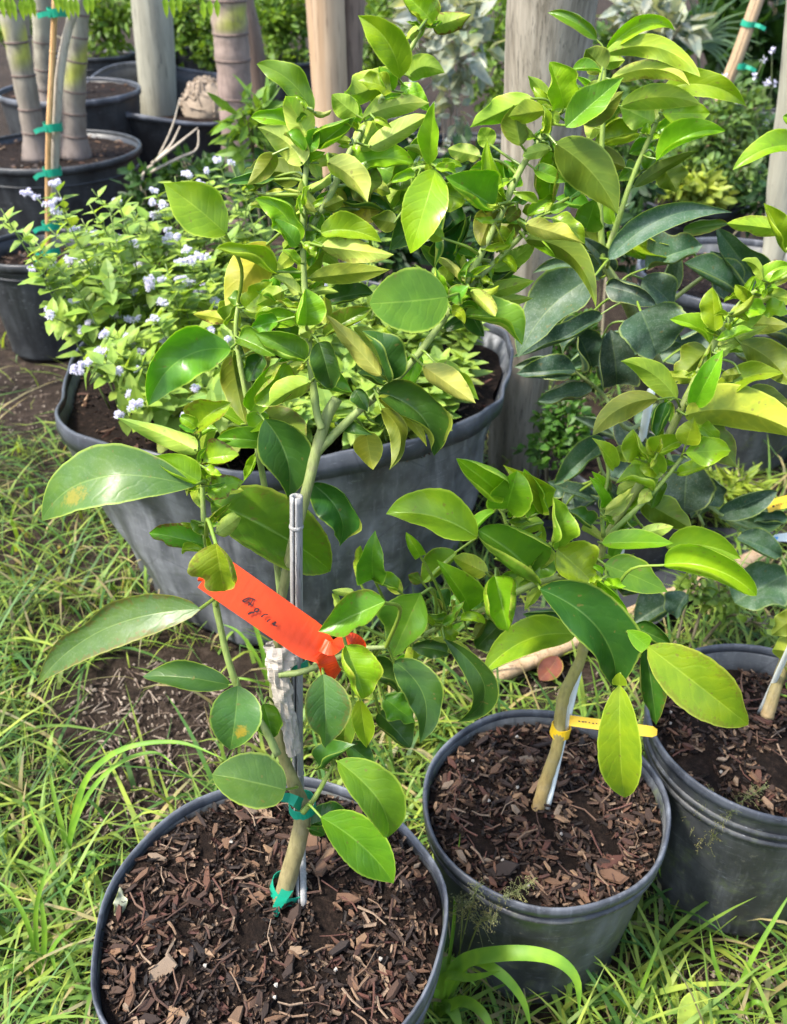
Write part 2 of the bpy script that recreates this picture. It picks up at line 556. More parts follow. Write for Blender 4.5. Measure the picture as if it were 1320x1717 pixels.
def add_chips(soil, cx, cy, r, z, nbig, nfine, size=(.012, .036), avoid=None, mound=0.0):
    zf = lambda q: z + mound * (1 - q * q)
    for i in range(nbig):
        for tr_ in range(6):
            q = math.sqrt(rnd(0, 1)); a = rnd(0, 2 * math.pi)
            if mnoise.noise(Vector((q * r * math.cos(a) * 28, q * r * math.sin(a) * 28, cx))) > -.12: break
        L = rnd(*size) * (1.0 if i % 5 else rnd(1.2, 1.75)); W = L * rnd(.14, .5); T = rnd(.0015, .004)
        q = min(q, 1 - (L * .55) / r)
        o = bpy.data.objects.new('wood_chip', random.choice(CHIPS))
        col.objects.link(o)
        o.parent = soil
        P = Vector((cx + q * r * math.cos(a), cy + q * r * math.sin(a), zf(q) + rnd(.002, .008)))
        o.location = P - Vector(soil.location) - Vector(soil.parent.location)
        o.scale = (L, W, T)
        o.rotation_euler = (rnd(-.45, .45), rnd(-.45, .45), rnd(0, 6.28))
    mb = MB()
    for i in range(nfine):
        q = math.sqrt(rnd(0, 1)) * .985; a = rnd(0, 2 * math.pi)
        if mnoise.noise(Vector((q * r * math.cos(a) * 28, q * r * math.sin(a) * 28, cx))) < -.34: continue
        L = rnd(.003, .016) * rnd(.5, 1.2); W = min(.004, L * rnd(.08, .6)); T = rnd(.001, .003)
        p = Vector((cx + q * r * math.cos(a), cy + q * r * math.sin(a), zf(q) + rnd(.000, .006)))
        a2 = rnd(0, 6.28); b = Vector((math.cos(a2), math.sin(a2), rnd(-.5, .5))).normalized()
        c = b.cross(Vector((rnd(-.4, .4), rnd(-.4, .4), 1))).normalized(); d = b.cross(c)
        t = (*chip_tint(), 0)
        ids = [mb.pt(p + b * (L * x) + c * (W * y) + d * (T * zz), t) for x, y, zz in
               ((-.5, -.4, 0), (.5, -.5, 0), (.4, .5, 0), (-.5, .4, 0), (-.3, -.3, 1), (.35, -.3, 1), (.3, .3, 1), (-.3, .3, 1))]
        for q4 in ((4, 5, 6, 7), (0, 1, 5, 4), (1, 2, 6, 5), (2, 3, 7, 6), (3, 0, 4, 7)):
            mb.f.append(tuple(ids[k] for k in q4))
    for i in range(nfine // 40):
        q = math.sqrt(rnd(0, 1)) * .95; a = rnd(0, 2 * math.pi); a2 = rnd(0, 6.28)
        if i % 12 == 0:
            L, W, t = .003, .0022, (.42, .40, .36)
        else:
            L, W, t = rnd(.012, .038), rnd(.0006, .0016), random.choice([(.20, .13, .08), (.14, .08, .05), (.08, .04, .026), (.26, .19, .13), (.11, .045, .03)])
        q = min(q, 1 - L / r)
        p = Vector((cx + q * r * math.cos(a), cy + q * r * math.sin(a), zf(q) + rnd(.005, .011)))
        d = Vector((math.cos(a2), math.sin(a2), rnd(-.25, .25)))
        e = Vector((-d.y, d.x, 0)) * rnd(-.15, .15) * L
        tube(mb, [p - d * L * .5, p + e, p + d * L * .5], W, W * .6, 5, t, None, .3)
    o = mb.build('fine_bark_mulch', M['fine'], soil, smooth=False)
    tag(o, 'fine brown bark crumbs between the wood chips', kind='stuff')

def pot(name, label, cx, cy, h, rt, rb, soil_z, group=None, mats=('pot', 'pot_rim'), seg=72, lip=.006, rimh=.025, wob=None, soil=True, chips=(0, 0), csize=(.012, .036), mound=0.0, cat='pot', tilt=None, rings=()):
    root = empty(name, (cx, cy, 0), label, cat, group)
    th = .0018
    mb = MB()
    prof = [(rb * .9, .004), (rb, .0), (rb + .002, .006)]
    for i in range(1, 20):
        t = i / 19
        r = lerp(rb, rt, t)
        prof.append((r, lerp(.006, h - rimh * .35, t)))
    prof += [(rt - th, h - rimh * .35)]
    for i in range(1, 8):
        t = i / 7
        prof.append((lerp(rt, rb, t) - th, lerp(h - rimh * .35, .02, t)))
    prof += [(.0005, .02)]
    lathe(mb, prof, cx, cy, seg, wob)
    body = mb.build('pot_wall', M[mats[0]], root, (cx, cy, h * .5))
    mb = MB()
    p = [(rt + .0012, h - rimh), (rt + lip, h - rimh), (rt + lip, h - rimh * .5), (rt + lip * .9, h - .003), (rt + lip * .45, h), (rt - th * .3, h), (rt - th - .0008, h - .003), (rt - th - .0008, h - rimh)]
    lathe(mb, p, cx, cy, seg, wob, closed=True)
    mb.build('rim', M[mats[1]], root, (cx, cy, h))
    for rz in rings:
        mb = MB()
        rr = lerp(rb, rt, rz)
        zz = lerp(.006, h, rz)
        lathe(mb, [(rr + .0006, zz - .004), (rr + .0045, zz - .0025), (rr + .0045, zz + .0025), (rr + .0012, zz + .004)], cx, cy, seg, wob)
        mb.build('ridge', M[mats[0]], root, (cx, cy, zz))
    if soil:
        mb = MB()
        rs = lerp(rb, rt, soil_z / h) - th - .001
        c0 = None
        nr = 14
        prev = None
        ctr = mb.pt((cx, cy, soil_z + mound))
        for i in range(1, nr + 1):
            q = i / nr
            ring = []
            for k in range(seg):
                a = 2 * math.pi * k / seg
                rr, zz = rs * q, soil_z + mound * (1 - q * q) + (.006 * mnoise.noise(Vector((q * 5 * math.cos(a) + cx * 9, q * 5 * math.sin(a), 1))))
                if wob: rr, _ = wob(rr, soil_z, a)
                ring.append(mb.pt((cx + rr * math.cos(a), cy + rr * math.sin(a), zz)))
            for k in range(seg):
                if prev is None: mb.f.append((ctr, ring[k], ring[(k + 1) % seg]))
                else: mb.f.append((prev[k], ring[k], ring[(k + 1) % seg], prev[(k + 1) % seg]))
            prev = ring
        so = mb.build('soil', M['soil'], root, (cx, cy, soil_z))
        if chips[0] or chips[1]:
            add_chips(so, cx, cy, rs, soil_z + .002, chips[0], chips[1], csize, mound=mound)
    POTS.append((cx, cy, rb + .012))
    return root

# front pot: rim centre seen at (455, 1535), rim 0.30 m high
c1 = ath(455, 1532, .30)
R1 = 297 * (c1 - CAM).dot(FWD) / F
def wob1(r, z, a):
    k = max(0, z / .30)
    return r * (1 + k * (.012 * math.sin(2 * a + .6) + .010 * math.sin(5 * a + 1) + .007 * math.sin(9 * a))), z + k * k * .004 * math.sin(3 * a + 2)
pot('nursery_pot', 'large dark grey pot of bark chips in the foreground, left of the smaller chip pot', c1.x, c1.y, .30, R1 - .004, R1 * .80, .281,
    wob=wob1, chips=(300, 4200), csize=(.009, .028), rings=(.86,), lip=.0016, rimh=.022)
c2 = ath(915, 1338, .25)
R2 = 210 * (c2 - CAM).dot(FWD) / F
def wob2(r, z, a):
    k = max(0, z / .25)
    return r * (1 + k * (.010 * math.sin(2 * a) + .006 * math.sin(7 * a + 1))), z
pot('nursery_pot', 'grey pot of reddish bark chips with white stake, right of the foreground pot', c2.x, c2.y, .25, R2 - .005, R2 * .76, .226,
    wob=wob2, chips=(300, 3000), csize=(.009, .027), rings=(.88,), lip=.003, rimh=.014)
c3 = ath(1288, 1212, .28)
R3 = 203 * (c3 - CAM).dot(FWD) / F
pot('nursery_pot', 'scuffed grey pot at the right edge, cut by the frame', c3.x, c3.y, .28, R3 - .005, R3 * .78, .235,
    chips=(170, 1600), csize=(.008, .024), rings=(.86, .80), lip=.003, rimh=.014)
# big flower pot
cB = at(480, 600, 1.66); cB.z = 0
RB = .424
def wobB(r, z, a):
    k = max(0, min(1, z / .42))
    d = .022 * math.sin(2 * a + .4) + .016 * math.sin(3 * a + 1.2) + .008 * math.sin(7 * a + .5) + .006 * math.sin(11 * a)
    dent = .022 * mnoise.noise(Vector((math.cos(a) * 2.6, math.sin(a) * 2.6, z * 6))) + .009 * mnoise.noise(Vector((math.cos(a) * 7, math.sin(a) * 7, z * 9)))
    zz = z + k ** 3 * (.014 * math.sin(2 * a - 1.0) + .008 * math.sin(5 * a) + .004 * math.sin(9 * a))
    return r * (1 + k * d) + dent * (1 if r > .05 else 0), zz
pot('flower_pot', 'big weathered blue-grey pot overflowing with lavender flowers behind the front plant', cB.x, cB.y, .42, RB - .011, RB * .80, .375,
    mats=('big_pot', 'big_rim'), seg=160, lip=.005, rimh=.035, wob=wobB, chips=(90, 1500), csize=(.014, .04))
# left pots
cL1 = at(66, 420, 2.70); cL1.z = 0
pot('nursery_pot', 'dark round pot with a thin tied sapling at the left edge', cL1.x, cL1.y, .30, .165, .135, .245, mats=('pot_black', 'pot_black'), chips=(60, 300), rings=(.84, .90), lip=.006)
cL2 = at(88, 248, 3.72); cL2.z = 0
pot('palm_pot', 'wide dark pot holding the ringed palm trunks, upper left', cL2.x, cL2.y, .345, .32, .27, .315, mats=('pot_black', 'pot_black'), chips=(60, 500), rings=(.80,), lip=.008)
cL3 = at(288, 150, 4.75); cL3.z = 0
def wob3(r, z, a):
    k = max(0, z / .37) ** 2
    return r * (1 + k * (.03 * math.sin(2 * a + 1) + .02 * math.sin(3 * a))), z + k * (.055 * math.sin(a) - .035 * math.cos(a) + .018 * math.sin(3 * a + .6))
pot('palm_pot', 'sagging wide black pot with a dry root ball, upper left', cL3.x, cL3.y, .37, .385, .30, .22, mats=('pot_black', 'pot_rim'), wob=wob3, lip=.012, chips=(0, 200))
cL4 = at(120, 165, 4.5); cL4.z = 0
pot('palm_pot', 'dark pot behind the ringed palm trunks with mulch on top', cL4.x, cL4.y, .42, .30, .26, .40, mats=('pot_black', 'pot_rim'), chips=(30, 200))
cR = at(1245, 470, 2.10); cR.z = 0
pot('nursery_pot', 'tall bluish grey pot behind the dusty dark leaves, right side', cR.x, cR.y, .44, .235, .19, .40, mats=('pot', 'pot_rim'), chips=(60, 300), rings=(.85,))
cR2 = at(1165, 345, 3.2); cR2.z = 0
pot('nursery_pot', 'black pot under the white-flowered weeds, upper right', cR2.x, cR2.y, .30, .17, .15, .28, mats=('pot_black', 'pot_black'), rings=(.8,))
for (px, py, Y, r, h, lab) in ((165, 110, 6.2, .24, .34, 'black pot farthest left behind the palm trunks'),
                               (345, 118, 6.6, .30, .36, 'low black pot behind the sagging pot and its root ball'),
                               (465, 120, 6.0, .28, .34, 'black pot in shade left of the peeled tan trunk'),
                               (650, 210, 4.2, .22, .34, 'black pot in shade right of the brown trunk'),
                               (790, 235, 4.0, .20, .30, 'black pot in shade beside the silver shrub'),
                               (1290, 215, 4.4, .22, .32, 'black pot at the upper right edge by the tall stake'),
                               (255, 390, 2.95, .10, .16, 'small dark pot half hidden behind the lavender flowers'),
                               (1100, 520, 1.62, .13, .22, 'dark pot half hidden under the dusty dark leaves')):
    q = at(px, py, Y)
    pot('black_pot', lab, q.x, q.y, h, r, r * .86, h * .9, mats=('pot_black', 'pot_black'), seg=40, rings=(.8,))

# ------------------------------------------------------------------ leaves
#        top tint              underside tint        dust  visible side
CODES = {
    't': ((.215, .375, .016), (.42, .50, .07), 0.0, 0),
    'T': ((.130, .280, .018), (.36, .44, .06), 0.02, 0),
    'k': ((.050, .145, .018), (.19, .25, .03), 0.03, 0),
    'u': ((.17, .32, .018), (.46, .53, .10), 0.0, 1),
    'v': ((.17, .32, .018), (.31, .42, .034), 0.0, 1),
    'o': ((.08, .19, .015), (.165, .225, .015), 0.0, 1),
    'y': ((.12, .22, .02), (.40, .44, .04), 0.0, 1),
    'd': ((.066, .150, .066), (.14, .20, .08), 0.55, 0),
    'D': ((.036, .092, .042), (.09, .13, .05), 0.36, 0),
    'g': ((.090, .195, .032), (.28, .32, .02), 0.12, 0),
    'w': ((.26, .42, .018), (.34, .42, .05), 0.0, 0),
}

def wprof(t, p=.62, q=.78):
    m = p / (p + q)
    return (max(t, 0) ** p) * (max(1 - t, 0) ** q) / ((m ** p) * ((1 - m) ** q))

VL = {10: [-1, -.82, -.58, -.32, -.07, 0, .07, .32, .58, .82, 1], 4: [-1, -.5, 0, .5, 1]}

def leaf_mesh(mb, P0, P1, n, half, top, bot, dust=0.0, side=None, bend=0.0, arch=0.0, cl=.3, cr=.3, fold=.12, wave=.08, burn=0.0, nu=26, nv=10, pq=(.72, .95), notch=0.0, twist=0.0):
    A = P1 - P0
    L = A.length
    T0 = A.normalized()
    n = (n - T0 * n.dot(T0)).normalized()
    S = T0.cross(n)
    mid = (P0 + P1) * .5 + (side if side is not None else S) * (bend * L * 2) + n * (arch * L * 2)
    ph = rnd(0, 6.28); k = rnd(1.2, 2.4); ser = random.choice((9, 10.5, 12))
    tp = tuple(x * rnd(.86, 1.15) for x in top); bt = tuple(x * rnd(.9, 1.1) for x in bot)
    th = .00012
    rows = []
    nph = rnd(.3, .85); nside = random.choice((-1, 1))
    for i in range(nu + 1):
        t = i / nu
        c = P0 * ((1 - t) ** 2) + mid * (2 * t * (1 - t)) + P1 * (t * t)
        tg = ((mid - P0) * (2 * (1 - t)) + (P1 - mid) * (2 * t)).normalized()
        nn = (n - tg * n.dot(tg)).normalized()
        if twist:
            s0 = tg.cross(nn)
            an = twist * (t - .3)
            nn = nn * math.cos(an) + s0 * math.sin(an)
        ss = tg.cross(nn)
        wd = half * wprof(t, *pq) * (1 + .012 * math.sin(2 * math.pi * ser * t) + .045 * mnoise.noise(Vector((t * 7, ph * 5, 2))))
        if i == 0: wd = half * .02
        if i == nu: wd = half * .01
        rt, rb_ = [], []
        for j in range(nv + 1):
            v = VL[nv][j]
            a = cr if v > 0 else cl
            av = abs(v)
            ww = wd
            if notch and v * nside > 0:
                ww = wd * (1 - notch * math.exp(-((t - nph) / .11) ** 2))
            a = a * (.65 + .5 * math.sin(math.pi * t))
            sx = sz = 0.0
            h_ = nv // 2
            for m_ in range(abs(j - h_)):
                v0, v1 = VL[nv][h_ + m_], VL[nv][h_ + m_ + 1]
                an_ = a * ((v0 + v1) * .5) ** 1.9
                sx += math.cos(an_) * (v1 - v0); sz += math.sin(an_) * (v1 - v0)
            zz = ww * (sz + fold * av + wave * math.sin(2 * math.pi * k * t + ph + (1.3 if v > 0 else 0)) * av * av)
            if nu > 10: zz += half * .06 * mnoise.noise(Vector((t * 5 + ph * 9, v * 2.4, k * 7))) * (1 - av * .3) * math.sin(math.pi * t)
            p = c + ss * (ww * sx * (1 if v > 0 else -1)) + nn * zz
            rt.append(mb.pt(p + nn * th, (*tp, dust), (t, v, 0), burn))
            rb_.append(mb.pt(p - nn * th, (*bt, dust * .3), (t, v, 1), burn))
        rows.append((rt, rb_))
    for i in range(nu):
        (A0, B0), (A1, B1) = rows[i], rows[i + 1]
        for j in range(nv):
            mb.f.append((A0[j], A0[j + 1], A1[j + 1], A1[j]))
            mb.f.append((B0[j], B1[j], B1[j + 1], B0[j + 1]))

class Plant:
    def __init__(self, name, label, cat, base, Yf, soil_h, group=None):
        self.root = empty(name, base, label, cat, group)
        self.Yf = Yf; self.hs = soil_h
        self.samples = []
    def branch(self, name, pts, r0, r1, tint, tint2=None, seg=9, dY=0.0, rough=.12, mat='stem', leafy=True, knots=True, rfun=None):
        P = []
        for p in pts:
            if len(p) == 2:
                P.append(at(p[0], p[1], self.Yf(*p) + dY))
            else:
                P.append(at(p[0], p[1], p[2]))
        C = catmull(P, 6)
        mb = MB()
        ph = rnd(0, 6)
        rf = (lambda s: 1 + .10 * max(0, math.sin(len(C) * .9 * s * 2 + ph)) ** 6 + .04 * math.sin(9 * s + ph)) if knots else None
        tube(mb, C, r0, r1, seg, tint, tint2, rough, rfun or rf)
        o = mb.build(name, M[mat], self.root)
        if leafy:
            for i in range(len(C) - 1):
                for s in (0, .34, .67):
                    q = C[i].lerp(C[i + 1], s)
                    x, y, _ = proj(q)
                    self.samples.append((x, y, q))
        return o
    def near(self, x, y):
        return min(self.samples, key=lambda s: (s[0] - x) ** 2 + (s[1] - y) ** 2)[2]
    def leaf(self, bx, by, tx, ty, wpx, code, bend=0.0, cl=None, cr=None, dy=0.0, dt=None, arch=None, roll=0.0, fold=None, wave=None, burn=0.0, notch=0.0, wing=0, twist=None, pq=None):
        top, bot, dust, vis = CODES[code]
        S = self.near(bx, by)
        Yb = S.y + rnd(-.018, .018) + dy
        # never sink into the potting soil
        Ys = ath(bx, by, self.hs + .01).y
        if ray(bx, by).z < 0: Yb = min(Yb, Ys - .012)
        P0 = at(bx, by, Yb)
        m = mpp(P0)
        Lp = math.hypot(tx - bx, ty - by) * m
        if dt is None:
            dt = (-.35 if ty > by + 10 else .05) + rnd(-.22, .22)
        Yt = Yb + dt * Lp
        if ray(tx, ty).z < 0: Yt = min(Yt, ath(tx, ty, self.hs + .012).y - .006)
        P1 = at(tx, ty, Yt)
        Tn = (P1 - P0).normalized()
        v = (CAM - (P0 + P1) * .5).normalized()
        n0 = (v - Tn * v.dot(Tn)).normalized()
        up = Vector((0, 0, 1)) - Tn * Tn.z
        jit = Vector((rnd(-1, 1), rnd(-1, 1), rnd(-1, 1))) * .22
        if vis == 0:
            n = n0 * .85 + up * .38 + jit
        else:
            n = -n0 * .9 + up * .10 + jit * .7
        n = (n - Tn * n.dot(Tn)).normalized()
        if roll:
            s = Tn.cross(n); n = n * math.cos(roll) + s * math.sin(roll)
        if vis == 1:
            if cl is None: cl = rnd(-.7, .5)
            if cr is None: cr = rnd(-.7, .5)
            if fold is None: fold = rnd(.25, .75)
        if cl is None: cl = rnd(1.7, 3.3) if rnd(0, 1) < .42 else rnd(-.2, 1.0)
        if cr is None: cr = rnd(1.7, 3.3) if rnd(0, 1) < .42 else rnd(-.2, 1.0)
        shr = 1 - .07 * (min(2.2, abs(cl)) + min(2.2, abs(cr)))
        half = wpx * .505 * mpp((P0 + P1) * .5) / max(.6, abs(n.dot(n0))) / shr
        # image-plane side vector for the bend: to the left of base->tip as seen
        sc_side = Tn.cross(v).normalized() * -1
        if not notch and rnd(0, 1) < .2:
            notch = rnd(.12, .4); burn = max(burn, rnd(0, .7))
        if arch is None: arch = rnd(.0, .19)
        if fold is None: fold = rnd(.15, .65)
        if wave is None: wave = rnd(.08, .38)
        if twist is None: twist = rnd(-.9, .9)
        if pq is None: pq = (rnd(.62, .85), rnd(.85, 1.2))
        mb = MB()
        leaf_mesh(mb, P0, P1, n, half, top, bot, dust * rnd(.6, 1.3), sc_side, bend, arch, cl, cr, fold, wave, burn, pq=pq, notch=notch, twist=twist)
        # stalk back to the branch
        d = (S - P0).length
        if d > .003:
            stal = catmull([S, S.lerp(P0, .55) + Tn * (-.15 * d) + Vector((0, 0, .08 * d)), P0 + Tn * .002], 4)
            rr = .0008 + min(.0010, d * .012)
            tube(mb, stal, rr * 1.15, rr * .85, 6, (.15, .235, .03), None, 0, None, False)
        if wing:
            # the small winged leaflet on the stalk
            W0 = P0 - Tn * (wing * m)
            leaf_mesh(mb, W0, P0 + Tn * .001, n, half * .34, top, bot, 0, None, 0, .02, .3, .3, .1, .03, 0, nu=8, nv=4, pq=(.8, .35))
        return mb.build('leaf', M['leaf'], self.root, tuple(P0))
    def filler(self, n, box, codes, wr, dyr, seed):
        st = random.getstate(); random.seed(seed)
        pool = [q for q in self.samples if box[0] < q[0] < box[2] and box[1] < q[1] < box[3]]
        for i in range(n):
            x, y, _ = random.choice(pool)
            a = rnd(0, 6.28); L = rnd(*wr)
            bx, by = x + math.cos(a) * rnd(4, 22), y + math.sin(a) * rnd(4, 22)
            self.leaf(bx, by, bx + math.cos(a) * L, by + math.sin(a) * L * .8, L * rnd(.28, .44), random.choice(codes), dy=rnd(*dyr), bend=rnd(-.12, .12))
        random.setstate(st)
    def flush(self, n, box, codes, wr, seed):
        st = random.getstate(); random.seed(seed)
        pool = [q for q in self.samples if box[0] < q[0] < box[2] and box[1] < q[1] < box[3]]
        for i in range(n):
            x, y, _ = random.choice(pool)
            a0 = rnd(0, 6.28)
            for j in range(random.choice((2, 3, 3, 4))):
                a = a0 + j * rnd(1.2, 2.2); L = rnd(*wr)
                bx, by = x + math.cos(a) * rnd(3, 10), y + math.sin(a) * rnd(3, 10) - 4
                self.leaf(bx, by, bx + math.cos(a) * L, by + math.sin(a) * L * .75 - L * .3, L * rnd(.26, .42), random.choice(codes), dy=rnd(-.025, .015), bend=rnd(-.2, .2), cl=rnd(.6, 3.0), cr=rnd(.4, 3.0), wave=rnd(.25, .6), twist=rnd(-1.3, 1.3), arch=rnd(.02, .25))
        random.setstate(st)
    def leaves(self, ox, oy, k, rows):
        for r in rows:
            kw = r[6] if len(r) > 6 else {}
            kw = dict(kw)
            if 'wing' in kw: kw['wing'] = kw['wing'] / k
            self.leaf(ox + r[0] / k, oy + r[1] / k, ox + r[2] / k, oy + r[3] / k, r[4] / k, r[5], **kw)

GREEN = (.22, .29, .085); GREEN2 = (.24, .34, .06); BARK = (.27, .19, .095); BARKG = (.17, .17, .06)
K = 1320 / 460.0

# ---- front plant
Y1 = lambda x, y: .598 + .25 * (1525 - y) / 1495
P1p = Plant('citrus_tree', 'tall curly-leaved citrus plant with the orange tag, in the foreground pot', 'plant', tuple(ath(470, 1530, .281)), Y1, .281)
P1p.branch('trunk', [(462, 1545), (470, 1520), (487, 1460), (508, 1370), (497, 1325), (476, 1270), (462, 1200), (463, 1100), (478, 970), (505, 860), (530, 760), (548, 700), (565, 668)], .0102, .0056, (.22, .165, .085), GREEN, 14, rough=.22, rfun=lambda s: (1.18 if s < .08 else 1) * (1 - .42 * math.exp(-((s - .58) / .28) ** 2)))
P1p.branch('branch', [(527, 765), (545, 745), (600, 690), (680, 620), (760, 510), (830, 380), (870, 290), (905, 235), (935, 190)], .0041, .0022, GREEN, GREEN2, dY=.0)
P1p.branch('branch', [(768, 497), (800, 468), (845, 425), (885, 385)], .0028, .002, GREEN, GREEN2, dY=.01)
P1p.branch('branch', [(540, 720), (531, 690), (520, 600), (511, 480), (508, 380), (515, 260), (521, 180)], .0036, .0019, GREEN, GREEN2, dY=-.01)
P1p.branch('branch', [(508, 400), (550, 335), (590, 250), (650, 150), (690, 80), (715, 32)], .0032, .0017, GREEN, GREEN2)
P1p.branch('branch', [(472, 1010), (462, 930), (445, 825), (430, 740), (408, 640), (396, 560), (400, 505)], .0036, .0019, GREEN, GREEN2, dY=.03)
P1p.branch('branch', [(466, 1265), (440, 1215), (396, 1145), (368, 1045), (345, 905), (338, 800), (331, 735)], .0040, .0017, GREEN, GREEN2, dY=-.03)
P1p.branch('branch', [(508, 1362), (530, 1335), (560, 1280)], .0032, .002, GREEN2, None, dY=-.01)
P1p.branch('branch', [(468, 1130), (500, 1128), (545, 1112), (600, 1090), (650, 1085)], .0034, .002, GREEN, None, dY=-.02)
P1p.branch('branch', [(690, 285), (715, 280), (735, 283)], .002, .0015, GREEN2, None)

roll_u = dict(cl=1.7, cr=.9)
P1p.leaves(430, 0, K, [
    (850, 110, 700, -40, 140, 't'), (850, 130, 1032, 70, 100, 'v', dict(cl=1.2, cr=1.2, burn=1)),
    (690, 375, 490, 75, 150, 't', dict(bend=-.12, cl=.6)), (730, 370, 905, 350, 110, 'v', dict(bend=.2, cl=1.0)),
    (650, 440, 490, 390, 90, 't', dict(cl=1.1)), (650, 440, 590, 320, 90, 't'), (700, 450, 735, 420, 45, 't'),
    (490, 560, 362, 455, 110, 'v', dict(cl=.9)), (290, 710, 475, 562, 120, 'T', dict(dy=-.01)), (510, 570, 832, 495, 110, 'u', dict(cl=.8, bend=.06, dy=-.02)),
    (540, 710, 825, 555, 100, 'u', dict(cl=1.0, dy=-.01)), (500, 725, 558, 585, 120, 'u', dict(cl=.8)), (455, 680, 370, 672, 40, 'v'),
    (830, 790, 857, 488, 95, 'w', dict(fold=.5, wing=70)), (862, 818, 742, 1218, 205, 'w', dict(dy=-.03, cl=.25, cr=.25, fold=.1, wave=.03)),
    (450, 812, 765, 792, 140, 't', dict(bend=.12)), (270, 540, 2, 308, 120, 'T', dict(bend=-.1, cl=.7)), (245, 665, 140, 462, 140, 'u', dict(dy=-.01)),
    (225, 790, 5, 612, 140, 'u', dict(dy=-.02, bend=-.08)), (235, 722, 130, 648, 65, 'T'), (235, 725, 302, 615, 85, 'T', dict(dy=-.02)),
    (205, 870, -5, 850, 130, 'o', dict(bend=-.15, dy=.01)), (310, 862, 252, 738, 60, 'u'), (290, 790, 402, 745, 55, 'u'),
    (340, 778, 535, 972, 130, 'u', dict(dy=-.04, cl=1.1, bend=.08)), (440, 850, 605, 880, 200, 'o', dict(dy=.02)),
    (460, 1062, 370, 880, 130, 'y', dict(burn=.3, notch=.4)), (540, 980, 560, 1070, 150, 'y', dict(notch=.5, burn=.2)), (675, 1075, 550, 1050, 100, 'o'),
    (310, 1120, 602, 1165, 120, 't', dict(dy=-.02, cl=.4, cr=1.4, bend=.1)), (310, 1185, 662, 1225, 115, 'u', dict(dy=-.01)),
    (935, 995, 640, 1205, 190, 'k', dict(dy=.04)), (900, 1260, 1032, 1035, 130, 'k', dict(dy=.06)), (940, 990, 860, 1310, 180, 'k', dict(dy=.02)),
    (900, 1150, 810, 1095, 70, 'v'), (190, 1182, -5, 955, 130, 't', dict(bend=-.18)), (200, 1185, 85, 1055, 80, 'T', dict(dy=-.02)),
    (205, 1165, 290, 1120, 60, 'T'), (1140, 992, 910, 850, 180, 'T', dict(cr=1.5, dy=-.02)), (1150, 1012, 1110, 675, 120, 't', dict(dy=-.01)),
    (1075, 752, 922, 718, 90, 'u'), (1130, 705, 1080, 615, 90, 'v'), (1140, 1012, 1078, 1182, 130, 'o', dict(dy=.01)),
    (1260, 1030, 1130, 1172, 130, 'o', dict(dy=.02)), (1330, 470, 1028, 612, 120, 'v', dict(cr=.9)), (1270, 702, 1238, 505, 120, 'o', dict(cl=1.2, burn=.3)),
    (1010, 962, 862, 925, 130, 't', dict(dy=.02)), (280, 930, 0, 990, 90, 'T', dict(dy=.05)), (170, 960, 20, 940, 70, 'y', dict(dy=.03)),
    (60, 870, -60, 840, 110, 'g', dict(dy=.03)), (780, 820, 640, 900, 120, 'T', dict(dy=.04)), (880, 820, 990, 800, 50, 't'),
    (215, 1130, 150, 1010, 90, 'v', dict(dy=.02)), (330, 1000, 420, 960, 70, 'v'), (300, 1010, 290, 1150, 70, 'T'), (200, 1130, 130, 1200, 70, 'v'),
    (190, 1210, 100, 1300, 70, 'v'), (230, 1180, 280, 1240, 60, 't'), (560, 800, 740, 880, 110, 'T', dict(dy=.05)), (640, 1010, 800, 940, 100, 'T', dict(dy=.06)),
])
P1p.leaves(860, 0, K, [
    (205, 690, 505, 1030, 215, 'o', dict(dy=-.03, cl=.4, cr=.4, bend=.08, wave=.12)), (200, 725, 175, 1000, 150, 't', dict(dy=.0)), (205, 730, 335, 872, 110, 't', dict(dy=.01)),
    (250, 520, 178, 298, 160, 'w', dict(cl=.9)), (255, 612, 532, 372, 140, 'T', dict(dy=-.02, cl=.5)), (345, 600, 532, 440, 120, 'o', dict(dy=.01)),
    (160, 530, -20, 560, 110, 'v'), (440, 335, 350, 238, 130, 'o', dict(dy=.04)), (290, 330, 425, 350, 60, 'T'), (120, 700, 185, 585, 90, 'T', dict(dy=.01)),
    (185, 715, 48, 752, 65, 'u'), (60, 1080, 345, 1172, 105, 'u', dict(dy=-.03, cl=1.2)), (190, 1045, 348, 1172, 90, 't', dict(dy=-.015)),
    (60, 1150, 400, 1480, 120, 'o', dict(dy=-.04, bend=.16)), (95, 1150, 205, 1240, 60, 't'), (350, 1112, 402, 955, 140, 'T', dict(dy=.03)),
    (260, 960, 340, 900, 100, 'k', dict(dy=.05)), (170, 545, 250, 480, 50, 'v', dict(cl=1.5)), (215, 600, 145, 505, 70, 'v', dict(cl=1.2, burn=.3)),
    (70, 1040, 210, 950, 60, 't'), (120, 970, 0, 930, 40, 't'), (160, 1030, 190, 975, 50, 'v'), (100, 1040, 60, 985, 60, 'v'), (180, 1020, 270, 985, 45, 'T'),
    (30, 1000, -30, 1060, 70, 'o'), (0, 905, -40, 770, 90, 'T', dict(dy=.04)),
])
